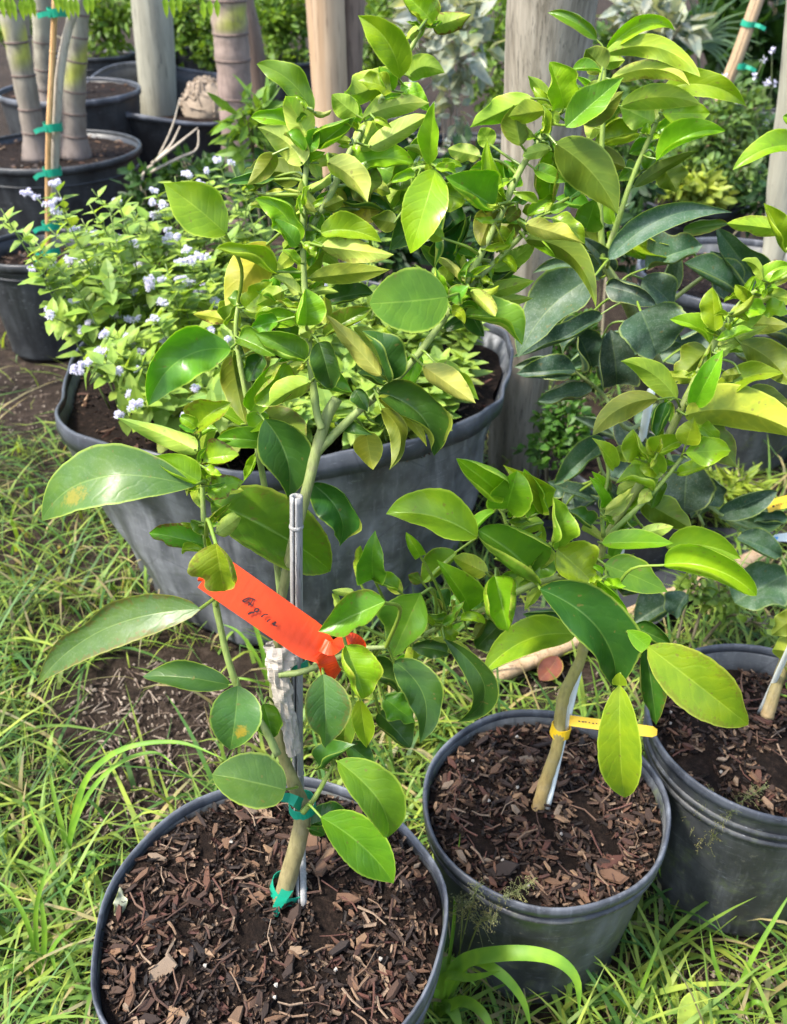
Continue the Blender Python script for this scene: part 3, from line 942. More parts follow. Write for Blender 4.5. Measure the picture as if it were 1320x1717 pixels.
P1p.leaves(0, 400, K, [
    (1335, 165, 1042, 48, 90, 't'), (1290, 20, 1088, 345, 200, 'y', dict(dy=.03)), (1180, 335, 1312, 205, 120, 't', dict(cr=1.2)), (1180, 310, 1098, 285, 70, 'T'),
    (1090, 395, 930, 365, 60, 'y', dict(burn=1, cl=1.2)), (1090, 400, 1165, 325, 70, 'T'), (1340, 400, 1212, 425, 95, 'T', dict(burn=.3)),
    (1150, 480, 1325, 565, 110, 'T', dict(cr=1.0)), (1110, 532, 715, 802, 210, 'T', dict(bend=-.16, cl=.3, cr=1.3, dy=-.03, arch=.12)),
    (1120, 560, 1185, 892, 140, 'o', dict(dy=.02)), (1210, 832, 1335, 600, 120, 't'), (950, 1022, 562, 862, 100, 'u', dict(cl=1.8, cr=.8, dy=-.02)),
    (945, 905, 868, 860, 70, 't'), (950, 912, 1112, 790, 130, 't', dict(cl=1.1, cr=1.1)), (955, 950, 1050, 918, 65, 't'), (1312, 990, 1045, 960, 105, 'T'),
    (975, 1072, 1150, 1040, 135, 't', dict(burn=1, notch=.3)), (962, 1172, 742, 1045, 125, 't', dict(dy=-.02)), (970, 1130, 850, 1020, 110, 'o', dict(dy=.01)),
    (1000, 1232, 1175, 1170, 115, 't', dict(burn=1, notch=.4)), (930, 1192, 203, 1357, 270, 'g', dict(bend=-.11, burn=-.6, notch=.001, cl=.15, cr=.3, dy=-.05, dt=.1, fold=.08, wave=.05)),
    (1140, 450, 1060, 300, 90, 'y', dict(dy=.03)), (1240, 560, 1330, 470, 110, 'T', dict(dy=.02)), (1180, 470, 1280, 640, 110, 'o', dict(dy=.03)),
    (940, 930, 860, 900, 60, 'T'), (945, 1090, 900, 1240, 90, 'o', dict(dy=.02)), (1230, 830, 1290, 980, 90, 'y', dict(dy=.02)), (1250, 880, 1330, 1050, 90, 'o', dict(dy=.03)),
])
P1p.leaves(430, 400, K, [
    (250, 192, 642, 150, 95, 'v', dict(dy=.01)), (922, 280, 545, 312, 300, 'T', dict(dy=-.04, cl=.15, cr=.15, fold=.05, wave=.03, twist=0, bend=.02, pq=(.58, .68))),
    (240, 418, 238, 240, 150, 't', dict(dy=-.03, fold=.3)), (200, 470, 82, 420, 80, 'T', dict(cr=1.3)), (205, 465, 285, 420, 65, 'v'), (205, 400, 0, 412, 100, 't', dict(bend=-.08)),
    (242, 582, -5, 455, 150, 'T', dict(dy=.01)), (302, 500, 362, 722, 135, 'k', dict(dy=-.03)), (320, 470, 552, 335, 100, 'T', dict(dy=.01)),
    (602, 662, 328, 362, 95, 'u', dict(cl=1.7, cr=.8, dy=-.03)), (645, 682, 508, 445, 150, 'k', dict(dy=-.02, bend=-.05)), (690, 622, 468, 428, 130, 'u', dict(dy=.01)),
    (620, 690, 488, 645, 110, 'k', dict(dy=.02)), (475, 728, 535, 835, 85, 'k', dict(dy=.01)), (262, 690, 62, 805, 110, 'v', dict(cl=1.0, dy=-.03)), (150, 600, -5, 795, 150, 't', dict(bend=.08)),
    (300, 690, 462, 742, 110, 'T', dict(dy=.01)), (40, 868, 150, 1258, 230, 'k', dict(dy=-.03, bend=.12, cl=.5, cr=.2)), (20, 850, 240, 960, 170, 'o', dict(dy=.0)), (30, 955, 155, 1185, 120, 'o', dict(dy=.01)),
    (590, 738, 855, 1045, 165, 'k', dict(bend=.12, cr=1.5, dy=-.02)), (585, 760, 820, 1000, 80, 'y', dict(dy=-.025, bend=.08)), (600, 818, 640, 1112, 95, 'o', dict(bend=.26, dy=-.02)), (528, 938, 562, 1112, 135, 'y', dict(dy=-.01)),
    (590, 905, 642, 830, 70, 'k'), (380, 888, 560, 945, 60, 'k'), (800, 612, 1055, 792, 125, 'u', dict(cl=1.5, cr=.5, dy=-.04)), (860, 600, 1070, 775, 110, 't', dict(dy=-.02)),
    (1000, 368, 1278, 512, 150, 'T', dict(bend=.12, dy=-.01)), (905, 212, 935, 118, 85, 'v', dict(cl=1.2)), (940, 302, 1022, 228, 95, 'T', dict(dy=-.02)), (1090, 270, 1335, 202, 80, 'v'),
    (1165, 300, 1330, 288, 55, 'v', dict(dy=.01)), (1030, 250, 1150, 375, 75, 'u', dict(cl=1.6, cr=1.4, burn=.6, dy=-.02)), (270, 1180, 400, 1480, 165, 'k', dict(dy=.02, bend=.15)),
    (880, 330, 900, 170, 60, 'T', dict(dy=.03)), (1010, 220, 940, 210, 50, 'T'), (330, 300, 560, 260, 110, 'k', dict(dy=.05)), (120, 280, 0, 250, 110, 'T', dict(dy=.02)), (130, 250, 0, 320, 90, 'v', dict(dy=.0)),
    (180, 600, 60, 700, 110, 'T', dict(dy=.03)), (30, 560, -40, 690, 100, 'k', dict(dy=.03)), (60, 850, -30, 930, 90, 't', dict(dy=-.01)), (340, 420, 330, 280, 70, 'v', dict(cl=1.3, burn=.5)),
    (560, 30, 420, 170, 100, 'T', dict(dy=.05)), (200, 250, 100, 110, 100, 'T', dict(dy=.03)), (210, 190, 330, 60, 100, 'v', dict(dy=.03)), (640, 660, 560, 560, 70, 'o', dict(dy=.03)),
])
P1p.leaves(0, 800, K, [
    (965, 635, 180, 1000, 200, 'g', dict(bend=-.10, dy=-.06, dt=-.05, cl=.3, cr=.9, fold=.1, wave=.04)), (1110, 1002, 688, 960, 125, 'k', dict(dy=.0, dt=.1)),
    (1145, 1005, 1108, 1312, 240, 'g', dict(dy=-.03, burn=-1.0, notch=.001, cl=.2, cr=.2, wave=.03)), (1268, 1090, 1312, 1255, 125, 'T', dict(dy=-.01)), (1015, 118, 1590, 452, 290, 'T', dict(dy=.03, dt=.15, wave=.03, cl=.2, cr=.3, burn=.25)),
    (1000, 332, 718, 268, 115, 'T', dict(burn=1, notch=.35, cl=.9)), (1040, 272, 1152, 188, 95, 'u', dict(cl=2.0, cr=2.0)), (1040, 318, 1080, 548, 235, 't', dict(burn=.5, notch=.35, fold=.3, dy=-.075, dt=-.1)), (1010, 262, 918, 208, 70, 'T'),
])
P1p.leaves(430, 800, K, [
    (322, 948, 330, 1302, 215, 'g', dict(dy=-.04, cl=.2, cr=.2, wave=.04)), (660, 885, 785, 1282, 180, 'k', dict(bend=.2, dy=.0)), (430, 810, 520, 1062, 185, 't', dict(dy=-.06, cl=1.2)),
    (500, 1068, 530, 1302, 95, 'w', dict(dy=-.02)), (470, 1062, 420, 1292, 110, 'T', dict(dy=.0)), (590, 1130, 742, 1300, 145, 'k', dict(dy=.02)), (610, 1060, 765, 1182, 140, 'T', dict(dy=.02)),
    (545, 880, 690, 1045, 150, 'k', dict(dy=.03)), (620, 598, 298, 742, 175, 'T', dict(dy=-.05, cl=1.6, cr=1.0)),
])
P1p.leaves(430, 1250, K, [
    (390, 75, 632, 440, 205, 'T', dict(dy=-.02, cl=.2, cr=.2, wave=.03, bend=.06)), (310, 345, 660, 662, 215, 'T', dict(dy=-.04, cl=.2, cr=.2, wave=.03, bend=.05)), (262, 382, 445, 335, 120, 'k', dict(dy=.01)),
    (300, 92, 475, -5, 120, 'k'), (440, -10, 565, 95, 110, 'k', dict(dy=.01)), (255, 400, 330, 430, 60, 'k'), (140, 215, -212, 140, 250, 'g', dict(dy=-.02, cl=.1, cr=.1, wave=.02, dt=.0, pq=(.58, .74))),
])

P1p.filler(40, (380, 90, 960, 640), 'TTttvuvk', (60, 112), (.015, .07), 3)
P1p.filler(10, (320, 700, 460, 1000), 'TTtv', (40, 70), (.01, .05), 4)
P1p.filler(24, (380, 60, 960, 620), 'twtvT', (22, 45), (-.02, .01), 6)
P1p.leaves(0, 0, K, [
    (1090, 1128, 788, 882, 225, 't', dict(dy=-.02, cl=.2, cr=.3, fold=.12, wave=.06)), (1320, 735, 1188, 890, 90, 'o', dict(dy=.0, bend=.1)), (1330, 850, 1085, 880, 60, 'g', dict(dy=.03)), (1200, 920, 1290, 830, 80, 'T', dict(dy=.03)),
])
P1p.flush(20, (380, 40, 960, 560), 'wtwutvT', (22, 58), 41)
P1p.flush(4, (325, 730, 350, 960), 'wtuT', (20, 44), 42)
# ---- second plant
Y2 = lambda x, y: .768 + .17 * (1345 - y) / 845
P2p = Plant('citrus_tree', 'bright broad-leaved citrus plant leaning right, in the pot with the white stake', 'plant', tuple(ath(905, 1345, .226)), Y2, .226)
P2p.branch('trunk', [(901, 1360), (905, 1345), (918, 1300), (935, 1250), (940, 1195), (950, 1155), (975, 1100), (992, 1030), (1000, 960), (1020, 895), (1100, 770), (1160, 650), (1195, 580), (1235, 515)], .0090, .0032, (.33, .22, .09), GREEN2, 12, rough=.22)
P2p.branch('branch', [(995, 985), (960, 965), (900, 978), (810, 1022), (720, 1060), (675, 1085)], .0046, .0024, GREEN, GREEN2, dY=-.02)
P2p.branch('branch', [(1012, 905), (1060, 860), (1105, 815), (1145, 765)], .0030, .002, GREEN2, None, dY=-.01)
P2p.branch('branch', [(1200, 570), (1245, 505), (1285, 480), (1335, 455)], .003, .002, GREEN2, None)
P2p.branch('branch', [(900, 978), (870, 930), (850, 880), (835, 830)], .0028, .0018, GREEN2, None, dY=-.03)
P2p.branch('branch', [(1000, 960), (1030, 990), (1045, 1050), (1042, 1110)], .003, .002, GREEN2, None, dY=-.08)
P2p.branch('branch', [(1012, 900), (1010, 850), (1020, 790), (1005, 745)], .0026, .0016, GREEN2, None, dY=-.01)

P2p.leaves(430, 400, K, [
    (1190, 1240, 962, 1058, 175, 't', dict(dy=-.02)), (1205, 1300, 1255, 1118, 200, 't', dict(dy=-.03, pq=(.58, .68))), (1400, 1300, 1188, 1090, 130, 't', dict(dy=.0)),
])
P2p.leaves(860, 400, K, [
    (790, 772, 520, 590, 120, 'v', dict(bend=-.1, dy=-.01)), (940, 540, 785, 695, 190, 'o', dict(dy=.02)), (740, 788, 690, 952, 105, 'k'), (700, 770, 385, 945, 120, 'o', dict(bend=-.14, burn=.15)),
    (870, 805, 1012, 535, 110, 't', dict(cl=1.1, dy=-.02)), (960, 780, 1302, 650, 105, 't', dict(bend=.1, cr=.9)), (830, 850, 1420, 965, 210, 'y', dict(bend=.08, dy=-.03, cl=.2, cr=.3, dt=-.1)),
    (930, 900, 1080, 1102, 170, 'o', dict(dy=.01)), (1140, 722, 1345, 805, 95, 'o', dict(dy=.02)), (1090, 500, 1335, 705, 160, 'o', dict(bend=.1, dy=.01)), (832, 992, 872, 860, 115, 'w', dict(dy=-.02)),
    (640, 1062, 825, 960, 105, 't'), (830, 1030, 1048, 1020, 135, 't', dict(notch=.2)), (610, 1032, 578, 918, 125, 't', dict(fold=.6)), (590, 1060, 490, 1015, 75, 'v'), (610, 1102, 742, 1108, 105, 't'),
    (680, 1202, 495, 1178, 115, 't', dict(bend=-.12)), (490, 1102, 380, 958, 75, 'w'), (952, 512, 755, 388, 90, 't', dict(bend=-.08)), (972, 445, 960, 235, 115, 'w', dict(notch=.15)), (990, 452, 1222, 348, 105, 'v'),
    (985, 522, 1228, 420, 85, 'u'), (990, 470, 920, 425, 55, 'w'), (1130, 295, 1070, 222, 60, 'w'), (1180, 232, 1335, 130, 75, 'w', dict(bend=.12)), (1160, 250, 1285, 238, 55, 'w'), (1080, 345, 1255, 278, 65, 'u'),
    (1210, 332, 1335, 365, 95, 'w'), (1100, 650, 1000, 662, 60, 'o'), (1085, 350, 1220, 340, 80, 'w'), (600, 1180, 500, 1230, 60, 'u'), (660, 1210, 600, 1280, 60, 'u'), (990, 560, 1060, 510, 50, 'u'),
    (1160, 260, 1400, 300, 80, 'v'), (1100, 400, 1340, 420, 100, 'o', dict(dy=.03)), (600, 1050, 612, 985, 30, 'w'), (450, 1200, 380, 1120, 50, 't'),
])
P2p.leaves(430, 800, K, [
    (905, 778, 968, 1178, 125, 'k', dict(bend=.3, dy=-.05)), (790, 558, 650, 872, 225, 'T', dict(dy=-.07, cl=1.4, cr=.6)), (560, 870, 505, 840, 50, 't', dict(dy=-.05)),
    (1062, 290, 625, 178, 200, 't', dict(dy=-.05, bend=-.08, cl=.3, cr=.7)), (1335, 462, 1068, 255, 235, 'T', dict(dy=-.06, pq=(.58, .74), wave=.03, burn=.2)), (565, 492, 572, 258, 140, 'T', dict(cl=.9, notch=.2)), (680, 540, 548, 478, 85, 't'),
    (1030, 640, 868, 398, 140, 't', dict(cl=1.4, cr=.5)), (1148, 478, 1212, 742, 205, 'w', dict(dy=-.05, burn=.4)), (1535, 760, 1093, 942, 165, 't', dict(bend=-.12, dy=-.02, cr=.3)), (960, 360, 800, 505, 125, 'T', dict(dy=.03)),
    (1110, 462, 945, 385, 95, 'v'), (1180, 700, 1058, 825, 135, 'k', dict(dy=.02)), (470, 560, 365, 545, 45, 'u', dict(cl=2, cr=2)), (400, 640, 365, 560, 40, 'u', dict(cl=2, cr=2)), (930, 850, 750, 820, 85, 'k'), (925, 622, 835, 560, 95, 'k', dict(dy=.02)),
    (790, 380, 720, 265, 70, 't'), (800, 505, 730, 470, 60, 'o', dict(burn=1)), (1050, 780, 1110, 680, 50, 'o', dict(cl=1.3)), (490, 500, 500, 330, 50, 'v', dict(dy=.05)), (1160, 470, 1120, 620, 60, 'v'), (740, 850, 700, 1000, 100, 'T', dict(dy=.05)),
    (990, 660, 900, 740, 80, 'T', dict(dy=.03)), (700, 560, 620, 480, 70, 'v', dict(dy=.01)),
])
P2p.leaves(860, 800, K, [
    (130, 538, 492, 1012, 235, 'k', dict(dy=-.11, bend=.12, cl=.9, cr=.2, dt=-.15)), (515, 1000, 540, 1541, 195, 'w', dict(dy=-.06, cl=.2, cr=.2, fold=.35, wave=.02, wing=75, dt=-.12, twist=0)), (650, 815, 1132, 1192, 265, 't', dict(dy=-.06, cl=.1, cr=.1, fold=.22, wave=.02, wing=140, dt=-.15, twist=0)),
    (640, 830, 690, 1192, 135, 'k', dict(dy=-.03, cl=1.0)), (580, 720, 762, 805, 95, 'k', dict(dy=-.02)), (280, 470, 572, 715, 115, 't', dict(bend=.06, dy=-.05)), (440, 420, 745, 552, 155, 'T', dict(dy=-.03, notch=.2)),
    (730, 420, 1172, 570, 155, 't', dict(bend=.08, dy=-.01, wave=.02)), (740, 340, 1098, 392, 145, 't', dict(bend=.08, wave=.02)), (430, 320, 772, 318, 105, 't', dict(cr=1.5, dy=-.04)), (610, 272, 772, 238, 65, 'u'),
    (212, 345, 402, 522, 210, 't', dict(dy=-.07, cr=1.2, pq=(.58, .74))), (222, 340, 192, 98, 135, 't', dict(dy=-.05)), (200, 370, 78, 482, 115, 'T', dict(dy=-.05)), (110, 172, 55, -40, 130, 't', dict(dy=.0)),
    (150, 220, 22, 250, 85, 'v'), (340, 230, 442, 310, 55, 'u', dict(cl=2, cr=2)), (380, 225, 268, 160, 95, 'k'), (440, 192, 582, 78, 75, 'u'), (630, 120, 862, 252, 145, 'o', dict(dy=.02)), (260, 702, 48, 658, 105, 'k', dict(dy=.03)),
    (130, 420, 140, 230, 40, 'v'), (270, 210, 320, 230, 40, 'u', dict(cl=2, cr=2)), (530, 240, 440, 300, 90, 'T', dict(dy=.03)), (490, 480, 600, 560, 90, 'k', dict(dy=.04)),
])

P2p.filler(22, (680, 780, 1100, 1080), 'TTtvk', (55, 100), (.01, .06), 5)
P2p.filler(14, (1080, 480, 1330, 820), 'ttvowT', (50, 90), (.0, .05), 7)
P2p.flush(9, (1080, 470, 1330, 820), 'wtwuv', (22, 52), 43)
P2p.flush(9, (690, 800, 1100, 1080), 'wtutT', (22, 56), 44)
# ---- third plant: dusty old leaves below, fresh shoots above
Y3 = lambda x, y: 1.13 - .00008 * (y - 400)
b3 = at(1100, 520, 1.62)
base3 = Vector((b3.x, b3.y, .2))
P3p = Plant('citrus_tree', 'citrus plant with dusty dark lower leaves and bright shoots right of the round post', 'plant', tuple(base3), Y3, .05)
pb = proj(base3)
P3p.branch('trunk', [(pb[0], pb[1], base3.y), (1105, 640, 1.42), (1085, 580, 1.25), (1055, 515), (1030, 470), (1012, 442)], .010, .005, BARKG, GREEN, 10)
P3p.branch('branch', [(1012, 442), (1006, 340), (1010, 230), (1013, 150), (1013, 88)], .0042, .002, GREEN2, None)
P3p.branch('branch', [(1012, 442), (1035, 375), (1060, 300), (1090, 230), (1108, 190)], .0042, .002, GREEN2, None, dY=.02)
P3p.branch('branch', [(1100, 680, 1.36), (1055, 720), (1010, 660), (960, 620)], .0038, .002, GREEN, None)
P3p.branch('branch', [(1075, 560, 1.24), (1120, 510), (1200, 450), (1260, 420)], .0038, .002, GREEN, None, dY=.1)
P3p.branch('branch', [(1105, 700, 1.38), (1120, 760), (1150, 820), (1180, 880)], .0036, .002, GREEN, None, dY=.06)
P3p.branch('branch', [(1112, 645), (1090, 800), (1020, 800), (1000, 760)], .003, .002, GREEN, None, dY=.04)
P3p.branch('branch', [(1150, 820), (1220, 870), (1280, 900), (1330, 960)], .003, .002, GREEN, None, dY=.06)
P3p.leaves(860, 0, K, [
    (405, 190, 168, 62, 65, 'T'), (450, 240, 778, 145, 75, 'w', dict(bend=.14, cr=.9)), (440, 262, 902, 370, 105, 'v', dict(bend=.16, dy=-.03)), (470, 382, 852, 412, 95, 'v', dict(bend=.16)),
    (520, 512, 905, 505, 115, 'v', dict(bend=.1)), (720, 430, 1126, 512, 115, 't', dict(bend=.1)), (720, 545, 948, 545, 120, 'w', dict(dy=-.03)), (690, 640, 852, 540, 70, 't'),
    (690, 770, 1022, 630, 115, 't', dict(bend=.1, dy=-.02)), (580, 900, 895, 725, 70, 'o'), (715, 790, 790, 922, 150, 'o', dict(dy=.02)), (680, 590, 515, 515, 125, 'u', dict(dy=-.01)), (600, 640, 392, 685, 140, 't', dict(dy=.01)),
    (460, 1250, 1052, 1022, 115, 'd', dict(bend=.1, dy=-.05, notch=.3)), (820, 1110, 1042, 1080, 70, 'g'), (640, 1292, 912, 1180, 165, 'd', dict(burn=.3, notch=.2)), (1170, 1350, 975, 1085, 175, 'd', dict(dy=-.02)),
    (680, 700, 560, 740, 90, 'T', dict(dy=.03)), (600, 800, 500, 870, 80, 'T', dict(dy=.03)), (640, 820, 720, 700, 80, 'T', dict(dy=.03)), (430, 300, 540, 290, 70, 'v', dict(dy=.02)), (640, 640, 650, 590, 50, 't'),
])
P3p.leaves(860, 400, K, [
    (392, 185, 28, 572, 230, 'd', dict(bend=-.1, dy=-.06, dt=-.2)), (430, 362, 0, 572, 90, 'D', dict(bend=.05)), (450, 230, 692, 322, 115, 'D'), (625, 190, 775, 335, 145, 'd', dict(dy=.05)),
    (615, 348, 690, 558, 300, 'd', dict(dy=-.08, pq=(.32, .62), cl=.1, cr=.1)), (1080, 242, 825, 118, 160, 'd', dict(dy=-.02, notch=.2)), (380, 622, 300, 435, 165, 'D', dict(dy=.02)), (500, 702, 470, 440, 195, 'D', dict(dy=.0)),
    (302, 632, 18, 650, 125, 'D'), (380, 722, 118, 782, 115, 'd', dict(dy=-.02)), (442, 968, 200, 1182, 130, 'd', dict(dy=-.02)), (400, 1255, 165, 1170, 70, 'D'), (850, 1058, 830, 1335, 270, 'D', dict(dy=-.02)),
    (680, 790, 590, 890, 90, 'd'), (580, 1062, 470, 1180, 130, 'd', dict(dy=.02)), (1060, 540, 1250, 600, 130, 'D', dict(dy=.05)), (1050, 250, 950, 60, 150, 'D', dict(dy=.03)), (420, 480, 560, 640, 150, 'D', dict(dy=.04)), (340, 400, 240, 560, 130, 'D', dict(dy=.05)),
    (600, 1000, 520, 920, 120, 'D', dict(dy=.05)), (1200, 420, 1330, 520, 120, 'D', dict(dy=.06)), (900, 1150, 1000, 1290, 130, 'D', dict(dy=.03)), (420, 1200, 520, 1290, 110, 'D', dict(dy=.04)), (250, 1290, 380, 1180, 110, 'D', dict(dy=.04)),
])
P3p.filler(16, (980, 80, 1120, 440), 'ttvTo', (60, 100), (-.01, .06), 8)
P3p.filler(16, (940, 440, 1300, 900), 'DDdd', (90, 140), (.0, .08), 9)
P3p.leaves(860, 800, K, [
    (990, 192, 1272, 68, 115, 'D', dict(dt=0)), (1320, 200, 1160, 215, 95, 'D'), (1080, 290, 1292, 382, 115, 'd'), (1312, 468, 1068, 605, 230, 'd', dict(pq=(.58, .68))), (750, 602, 580, 702, 170, 'D', dict(dy=.02)), (840, 560, 780, 670, 110, 'D'), (960, 120, 860, 200, 120, 'D', dict(dy=.03)),
    (560, 150, 520, 260, 110, 'D', dict(dy=.05)), (420, 120, 330, 60, 100, 'D', dict(dy=.05)), (260, 60, 180, 20, 110, 'D', dict(dy=.05)), (400, 90, 300, 160, 120, 'D', dict(dy=.04)),
])

# ---- plant standing beyond the right edge
Y4 = lambda x, y: .86 + .16 * (1200 - y) / 900
P4p = Plant('citrus_tree', 'citrus plant mostly beyond the right edge, white stake in the scuffed pot', 'plant', tuple(ath(1288, 1195, .225)), Y4, .225)
P4p.branch('trunk', [(1286, 1200), (1296, 1170), (1318, 1100), (1355, 960), (1385, 700), (1400, 420), (1405, 260)], .0085, .004, BARK, GREEN, 10)
P4p.branch('branch', [(1398, 450), (1360, 425), (1318, 418)], .003, .002, GREEN2, None)
P4p.branch('branch', [(1402, 280), (1370, 262), (1345, 256)], .003, .002, GREEN2, None)
P4p.branch('branch', [(1330, 1050), (1340, 1040), (1350, 1030)], .003, .002, GREEN2, None)
P4p.leaves(860, 0, K, [(1400, 720, 1058, 818, 115, 't', dict(bend=-.1)), (1312, 1202, 1208, 978, 115, 't'), (1330, 1110, 1030, 1075, 95, 'v'), (1420, 620, 1300, 560, 90, 't')])
P4p.leaves(860, 800, K, [(1380, 660, 1245, 760, 110, 'o'), (1400, 850, 1250, 830, 120, 'v'), (1420, 1000, 1298, 900, 130, 'g'), (1420, 1090, 1310, 990, 90, 'g')])

# ------------------------------------------------------------------ ties, stakes and tags
def strip(mb, pts, normals, width, th=.0006, tint=(.5, .5, .5)):
    rows = []
    n = len(pts)
    for i, p in enumerate(pts):
        t = (pts[min(i + 1, n - 1)] - pts[max(i - 1, 0)]).normalized()
        nn = normals[i] if isinstance(normals, list) else normals
        nn = (nn - t * nn.dot(t)).normalized()
        s = t.cross(nn)
        w_ = width(i / (n - 1)) if callable(width) else width
        rows.append([mb.pt(p + s * (w_ * a) + nn * (th * b), (*tint, 0)) for a, b in ((-.5, .5), (.5, .5), (.5, -.5), (-.5, -.5))])
    for i in range(n - 1):
        A, B = rows[i], rows[i + 1]
        for k in range(4):
            mb.f.append((A[k], A[(k + 1) % 4], B[(k + 1) % 4], B[k]))
    mb.f.append(tuple(reversed(rows[0]))); mb.f.append(tuple(rows[-1]))

def band(mb, c, axis, r, width, th=.0008, squash=1.0, sx=None):
    """a tape loop round a stem"""
    b, d = frame(axis)
    if sx is not None:
        b = (sx - axis * sx.dot(axis)).normalized(); d = b.cross(axis)
    pts = []; ns = []
    for k in range(21):
        a = 2 * math.pi * k / 20
        nn = b * math.cos(a) * squash + d * math.sin(a)
        pts.append(c + nn * r + axis * (.0012 * math.sin(3 * a)))
        ns.append((b * math.cos(a) + d * math.sin(a) * squash).normalized())
    strip(mb, pts, ns, width, th)

def view_n(p):
    return (CAM - p).normalized()

# bamboo stake of the front plant (split, with a node)
def bamboo(name, label, pts, r0, r1, nodes=(), mat='bamboo', slit=None, cat='stake', group=None):
    root = empty(name, tuple(pts[0]), label, cat, group)
    C = catmull(pts, 10)
    mb = MB()
    n = len(C)
    seg = 20
    rows = []
    for i, p in enumerate(C):
        t = (C[min(i + 1, n - 1)] - C[max(i - 1, 0)]).normalized()
        v = view_n(p); b = (v - t * v.dot(t)).normalized(); c = t.cross(b)
        r = lerp(r0, r1, i / (n - 1))
        out, inn = [], []
        g0 = .16 if slit else 0.0
        for k in range(seg + 1):
            a = (slit or 0) + g0 + (2 * math.pi - 2 * g0) * k / seg
            u = b * math.cos(a) + c * math.sin(a)
            out.append(mb.pt(p + u * r, (.5, .5, .5, 0))); inn.append(mb.pt(p + u * r * .55, (.2, .2, .2, 0)))
        rows.append((out, inn))
    for i in range(n - 1):
        (A, B), (A1, B1) = rows[i], rows[i + 1]
        for k in range(seg):
            mb.f.append((A[k], A[k + 1], A1[k + 1], A1[k]))
            mb.f.append((B[k], B1[k], B1[k + 1], B[k + 1]))
        mb.f.append((A[0], A1[0], B1[0], B[0])); mb.f.append((A[seg], B[seg], B1[seg], A1[seg]))
    for (A, B), rev in ((rows[0], 0), (rows[-1], 1)):
        for k in range(seg):
            mb.f.append((A[k], A[k + 1], B[k + 1], B[k]) if rev else (A[k], B[k], B[k + 1], A[k + 1]))
    mb.build('cane', M[mat], root)
    for s in nodes:
        i = int(s * (n - 1)); p = C[i]; t = (C[min(i + 1, n - 1)] - C[max(i - 1, 0)]).normalized()
        r = lerp(r0, r1, s)
        mb = MB()
        tube(mb, [p - t * .002, p - t * .0012, p, p + t * .0012, p + t * .002], r * 1.02, r * 1.02, 18, rfun=lambda q: 1 + .12 * math.sin(math.pi * q), cap=False)
        mb.build('node_ring', M[mat], root)
    return C
stake_pts = [ath(506, 1522, .279), at(503, 1400, .645), at(499, 1250, .655), at(498, 1100, .660), at(497, 940, .664), at(497, 832, .668)]
stakeC = bamboo('bamboo_stake', 'weathered grey split bamboo stake beside the tagged front plant', stake_pts, .0058, .0056, nodes=(.90, .35), slit=-.35)

def tapes(name, label, group, items, cat='tie', mat='tie'):
    for i, (p, ax, r, wd, tail, lab) in enumerate(items):
        root = empty(name, tuple(p), lab, cat, group)
        mb = MB(); band(mb, p, ax, r, wd)
        mb.build('loop', M[mat], root, smooth=False)
        if tail:
            mb = MB()
            a, b = tail
            strip(mb, [p + view_n(p) * r, p + view_n(p) * (r + .003) + (a - p) * .5, a, b], [view_n(p)] * 4, lambda s: wd * (1 - .4 * s))
            mb.build('tail', M[mat], root, smooth=False)
Z = Vector((0, 0, 1))
def tp(x, y, dy): return at(x, y, Y1(x, y) + dy)
tapes('green_tie', '', 'green tape ties on the front plant', [
    (tp(507, 1350, .004), Z, .0135, .013, (tp(485, 1338, -.012), tp(462, 1335, -.018)), 'green tape tie at the bend of the front trunk'),
    (tp(484, 1488, .008), (Z + Vector((.3, .1, 0))).normalized(), .019, .012, (tp(465, 1520, -.012), tp(457, 1545, -.013)), 'green tape tie at the foot of the front trunk'),
    (tp(490, 1108, .0), Z, .015, .012, None, 'green tape tie just under the orange tag'),
])

# papery graft tape
def paper():
    pts = [tp(468, 1080, -.01), tp(470, 1120, -.012), tp(474, 1165, -.012), tp(482, 1210, -.012), tp(492, 1262, -.008)]
    C = catmull(pts, 12)
    mb = MB(); rings = []
    n = len(C); seg = 22
    for i, p in enumerate(C):
        t = (C[min(i + 1, n - 1)] - C[max(i - 1, 0)]).normalized(); b, c = frame(t)
        s = i / (n - 1)
        r = lerp(.0115, .0062, s) * (1 + .25 * math.sin(s * 9) * (1 - s))
        ring = []
        for k in range(seg):
            a = 2 * math.pi * k / seg
            rr = r * (1 + .55 * mnoise.noise(Vector((math.cos(a) * 1.6, math.sin(a) * 1.6 + 5, s * 9 + a))) + .2 * mnoise.noise(Vector((math.cos(a) * 5, math.sin(a) * 5, s * 22))))
            ring.append(mb.pt(p + (b * math.cos(a) + c * math.sin(a)) * rr))
        rings.append(ring)
    for i in range(n - 1):
        for k in range(seg):
            mb.f.append((rings[i][k], rings[i][(k + 1) % seg], rings[i + 1][(k + 1) % seg], rings[i + 1][k]))
    o = mb.build('paper_wrap', M['paper'], None, tuple(pts[0]), smooth=False)
    tag(o, 'crumpled grey paper wrap round the front plant trunk below the orange tag', 'wrap')
paper()

